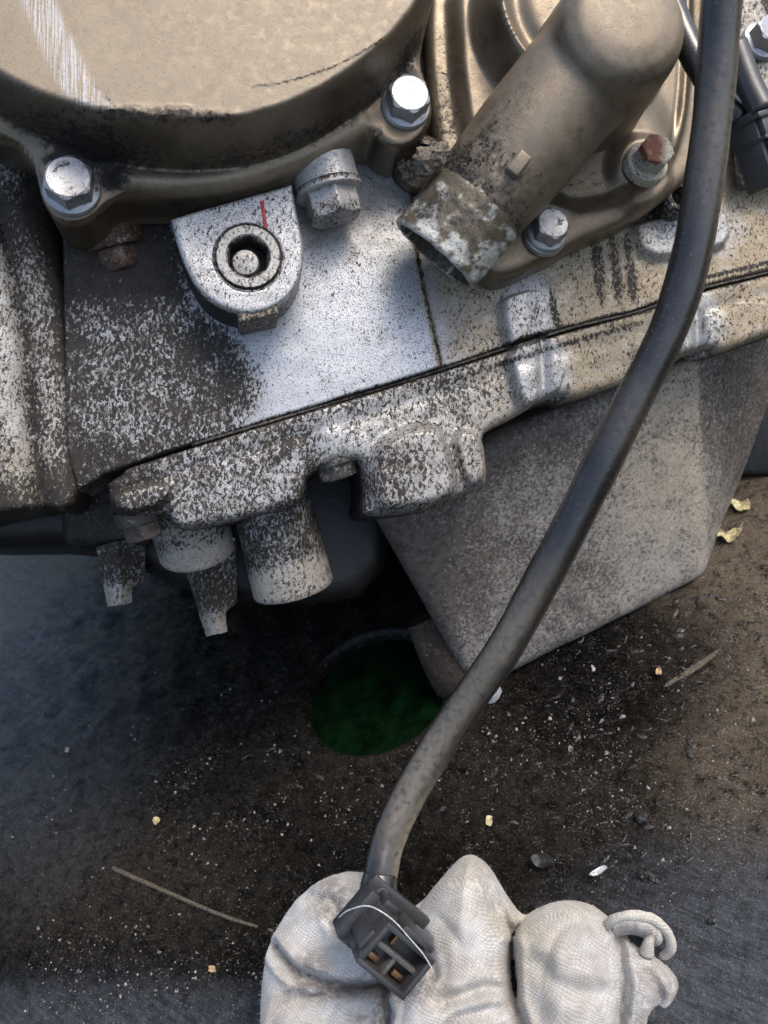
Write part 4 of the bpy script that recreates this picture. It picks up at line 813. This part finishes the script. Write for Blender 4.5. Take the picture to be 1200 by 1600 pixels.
tuft = catmull([P(1010, 1490, 22), P(1014, 1472, 22.5), P(1020, 1462, 22)], 6); mesh('loose_threads', *tube(tuft, np.linspace(1.4, .5, 13), 10), M['cloth'], rag, dict(grime=.1, warm=.2))

# ------------------------------------------------------------------ SMALL THINGS ON THE GROUND
def flake(name, px, py, pts, mat, label, cat, lift=.6, curl=.5, th_=.25, group=None, seed=0):
    """thin curled flake: outline in px offsets round px, py"""
    o = gpt(px, py); po_ = chaikin([(a, b) for a, b in pts], 1); n = len(po_)
    pt = np.array([GP(px + a, py + b) - GP(px, py) for a, b in po_]); rad = np.linalg.norm(pt, axis=1).max()
    rings = [1.0, .66, .33]; V = []
    for s in (1, -1):
        for k in rings:
            q = pt * k; hgt = lift + curl * (np.linalg.norm(q, axis=1) / rad) ** 2 * (1 + np.sin(np.arange(n) * 1.7 + seed)) + .25 * fbm(q[:, 0] * .8 + seed, q[:, 1] * .8, seed, 2)
            V.append(o + q + np.outer(hgt + s * th_ / 2, G))
        V.append((o + G * (lift + s * th_ / 2))[None])
    V = np.concatenate(V); m3 = 3 * n + 1; Fc = []
    for s in (0, 1):
        b = s * m3
        for k in range(2): Fc += [[b + k * n + i, b + k * n + (i + 1) % n, b + (k + 1) * n + (i + 1) % n, b + (k + 1) * n + i] for i in range(n)]
        Fc += [[b + 2 * n + i, b + 2 * n + (i + 1) % n, b + 3 * n] for i in range(n)]
    Fc += [[i, (i + 1) % n, m3 + (i + 1) % n, m3 + i] for i in range(n)]
    return tag(mesh(name, V, Fc, mat, sharp=50), label, cat, group)
flake('leaf_fragment', 1158, 796, [(-18, -4), (-6, -10), (10, -9), (16, -2), (8, 8), (-4, 4)], M['leaf'], 'small pale yellow dry leaf scrap, upper one behind the oil pan', 'leaf', .8, 1.2, group='dry leaf scraps', seed=1)
flake('leaf_fragment', 1140, 840, [(-24, -8), (-10, 0), (4, -6), (20, -10), (24, -4), (10, 4), (14, 10), (-6, 14), (-16, 8)], M['leaf'], 'jagged curled dry leaf scrap just right of the oil pan edge', 'leaf', .8, 1.8, group='dry leaf scraps', seed=2)
flake('dirt_chip', 848, 1352, [(-16, -6), (-4, -14), (16, -8), (18, 6), (4, 12), (-12, 6)], M['crumb'], 'dark angular chip lying behind the cloth peak', 'chip', .9, .8, .8, seed=3)
flake('metal_sliver', 935, 1364, [(-14, 6), (0, -4), (14, -8), (16, -2), (2, 6), (-10, 10)], M['scale'], 'thin grey sliver between the chip and the cloth', 'chip', .5, .4, .4, seed=4)
flake('seed_husk', 764, 1284, [(-5, 6), (-4, -6), (3, -10), (6, -2), (3, 8)], M['leaf'], 'small translucent pale husk right of the hanging cable', 'husk', .4, .4, .2, seed=5)
flake('wood_splinter', 1030, 1052, [(-4, 8), (-5, -2), (0, -9), (5, -3), (3, 6)], M['wood'], 'small tan splinter standing in the oily patch near the oil pan', 'splinter', .5, .6, .4, seed=6)
flake('wood_splinter', 703, 1077, [(-22, 3), (-10, -4), (16, -7), (22, -2), (8, 5), (-14, 7)], M['wood'], 'orange brown splinter sticking out under the oil pan corner', 'splinter', 3.0, .3, .7, seed=7)
flake('stone_chip', 766, 1090, [(-22, 8), (-14, -6), (6, -14), (20, -8), (20, 4), (4, 14), (-12, 16)], M['scale'], 'whitish broken lump under the oil pan corner behind the cable', 'chip', 1.2, .8, 2.0, seed=8)
flake('plant_fibre', 1080, 1040, [(-48, 36), (-10, 8), (30, -18), (50, -30), (46, -22), (10, 6), (-30, 30)], M['twig'], 'long thin pale fibre strip on the muddy edge of the sheet', 'fibre', .4, .6, .3, seed=9)
tw = catmull([gpt(178, 1358, .7), gpt(240, 1385, .8), gpt(320, 1420, .7), gpt(380, 1442, .6), gpt(430, 1458, .6)], 8)
v, f = tube(tw, np.linspace(.62, .35, len(tw)), 8); v = v - .5 * G + np.outer(.25 * fbm(v[:, 0] * .9, v[:, 1] * .9, 4, 2), G)
tag(mesh('twig', v, f, M['twig']), 'thin brown twig half sunk in the oily sheet left of the cloth', 'twig')
tw = catmull([gpt(1100, 1318, .3), gpt(1052, 1345, .5), gpt(1030, 1352, .3)], 8)
for px, py, r, mt, lb, ct_, s in ((246, 1285, 1.1, 'leaf', 'tiny yellow pebble above the twig', 'pebble', 1), (1002, 1276, 1.5, 'crumb', 'ragged black crumb on the grey sheet right of the cable', 'crumb', 2), (1005, 1368, 1.1, 'crumb', 'black dirt crumb above the hem of the cloth', 'crumb', 3), (1112, 1440, .8, 'crumb', 'lone black speck right of the cloth hem', 'crumb', 4), (336, 1518, .9, 'wood', 'tiny orange crumb left of the cloth', 'crumb', 6), (106, 1172, .9, 'stone', 'small white pebble far left on the sheet', 'pebble', 7)):
    tag(clod('pebble' if ct_ == 'pebble' else 'dirt_crumb', gpt(px, py, r * .4), r, M[mt], None, (1, .8, .7), s), lb, ct_)
tag(clod('dirt_crumb', RF.pt(690, 1558, 12.5), .75, M['crumb'], None, (1, .7, .6), 12), 'small black crumb lying on the cloth below the connector', 'crumb')
# loose grit and metal dust scattered over the sheet
V = []; Fc = []
T4 = np.array([[1, 0, -.5], [-.5, .87, -.5], [-.5, -.87, -.5], [0, 0, .9], [.5, .5, .3]]); TF = ((0, 1, 3), (1, 2, 3), (2, 0, 3), (0, 4, 1), (4, 3, 1), (0, 3, 4))
ctr = []
def grit(n, cx, cy, sx, sy, ang, r0, r1):
    k = 0
    while k < n:
        a = R(ang); u, w_ = rng.normal() * sx, rng.normal() * sy; px, py = cx + u * math.cos(a) - w_ * math.sin(a), cy + u * math.sin(a) + w_ * math.cos(a)
        k += 1
        if not (-40 < px < 1240 and 780 < py < 1640): continue
        p = GP(px, py); x, y = (p - E0) @ GF.x, (p - E0) @ GF.y
        if math.hypot(x - hc[0], y - hc[1]) < HR + .3 or float(fbm(np.array([x * .09]), np.array([y * .09]), 33, 3)[0]) < -.08: continue
        ctr.append((x, y, r0 + (r1 - r0) * rng.random() ** 7))
grit(900, 880, 1150, 170, 70, -18, .13, .8); grit(900, 950, 1260, 170, 110, 0, .10, .5); grit(1200, 400, 1230, 200, 80, 0, .12, .55); grit(1400, 220, 1540, 200, 70, 0, .12, .5); grit(300, 1120, 1250, 90, 150, 0, .09, .4); grit(250, 250, 1300, 250, 200, 0, .1, .6)
ctr = np.array(ctr); cz = gheight(ctr[:, 0], ctr[:, 1])
for (x, y, r), z in zip(ctr, cz):
    b = (T4 + rng.normal(size=(5, 3)) * .3) * r
    Fc += [[a + len(V) for a in q] for q in TF]; V += list(GF.E(x + b[:, 0], y + b[:, 1], z + r * .3 + b[:, 2]))
gr = mesh('grit', np.array(V), Fc, M['stone'], smooth=False); tag(gr, 'pale grit and metal dust scattered over the oily black sheet', 'grit', kind='stuff')

# ridges and lumps of old grease dragged across the sheet
bm = bmesh.new(); bmesh.ops.create_icosphere(bm, subdivisions=2, radius=1.0); LV = np.array([p.co[:] for p in bm.verts]); LF = [[p.index for p in q.verts] for q in bm.faces]; bm.free()
V = []; Fc = []; k = 0
def lump(px, py, L, w_, h_, ang, sd):
    global k
    p = GP(px, py); x, y = (p - E0) @ GF.x, (p - E0) @ GF.y
    if math.hypot(x - hc[0], y - hc[1]) < HR + L + .5: return
    q = LV * (1 + .9 * fbm(LV[:, 0] * 1.6 + sd, LV[:, 1] * 1.6 + LV[:, 2] + sd * .7, int(sd) % 97, 3))[:, None]
    bend = .35 * math.sin(sd) * q[:, 0] ** 2
    a, b = q[:, 0] * L, (q[:, 1] + bend) * w_; ca, sa = math.cos(ang), math.sin(ang)
    X, Y = x + a * ca - b * sa, y + a * sa + b * ca
    V.append(GF.E(X, Y, gheight(X, Y) - .4 * h_ + q[:, 2] * h_)); Fc.extend([[i + k for i in f] for f in LF]); k += len(LV)
for i in range(420):
    j = i % 4
    cx, cy, sx, sy = ((1040, 1080, 130, 80), (380, 1260, 190, 90), (1000, 1270, 130, 70), (1130, 900, 60, 110))[j]
    px, py = cx + rng.normal() * sx, cy + rng.normal() * sy
    if not (-30 < px < 1230 and 790 < py < 1420): continue
    L = .4 + 1.5 * rng.random() ** 3; lump(px, py, L, L * (.2 + .3 * rng.random()), .10 + .16 * rng.random(), (R(35) if j != 1 else R(12)) + rng.normal() * .5, i * 1.37)
m = N('old_grease'); fc = m.attr('fc', True); n1 = m.noise(fc, 1.2, 4, .65); M['oldgrease'] = m.out(Base_Color=m.mix(m.ramp(n1, .4, .7), (.007, .0065, .006), (.045, .036, .028)), Roughness=m.ramp(n1, .35, .65, .18, .5), Specular_IOR_Level=.6, Normal=m.bump(n1, .0004, .8))
tag(mesh('grease_smears', np.concatenate(V), Fc, M['oldgrease']), 'ridges of old black grease dragged over the sheet', 'grease', kind='stuff')
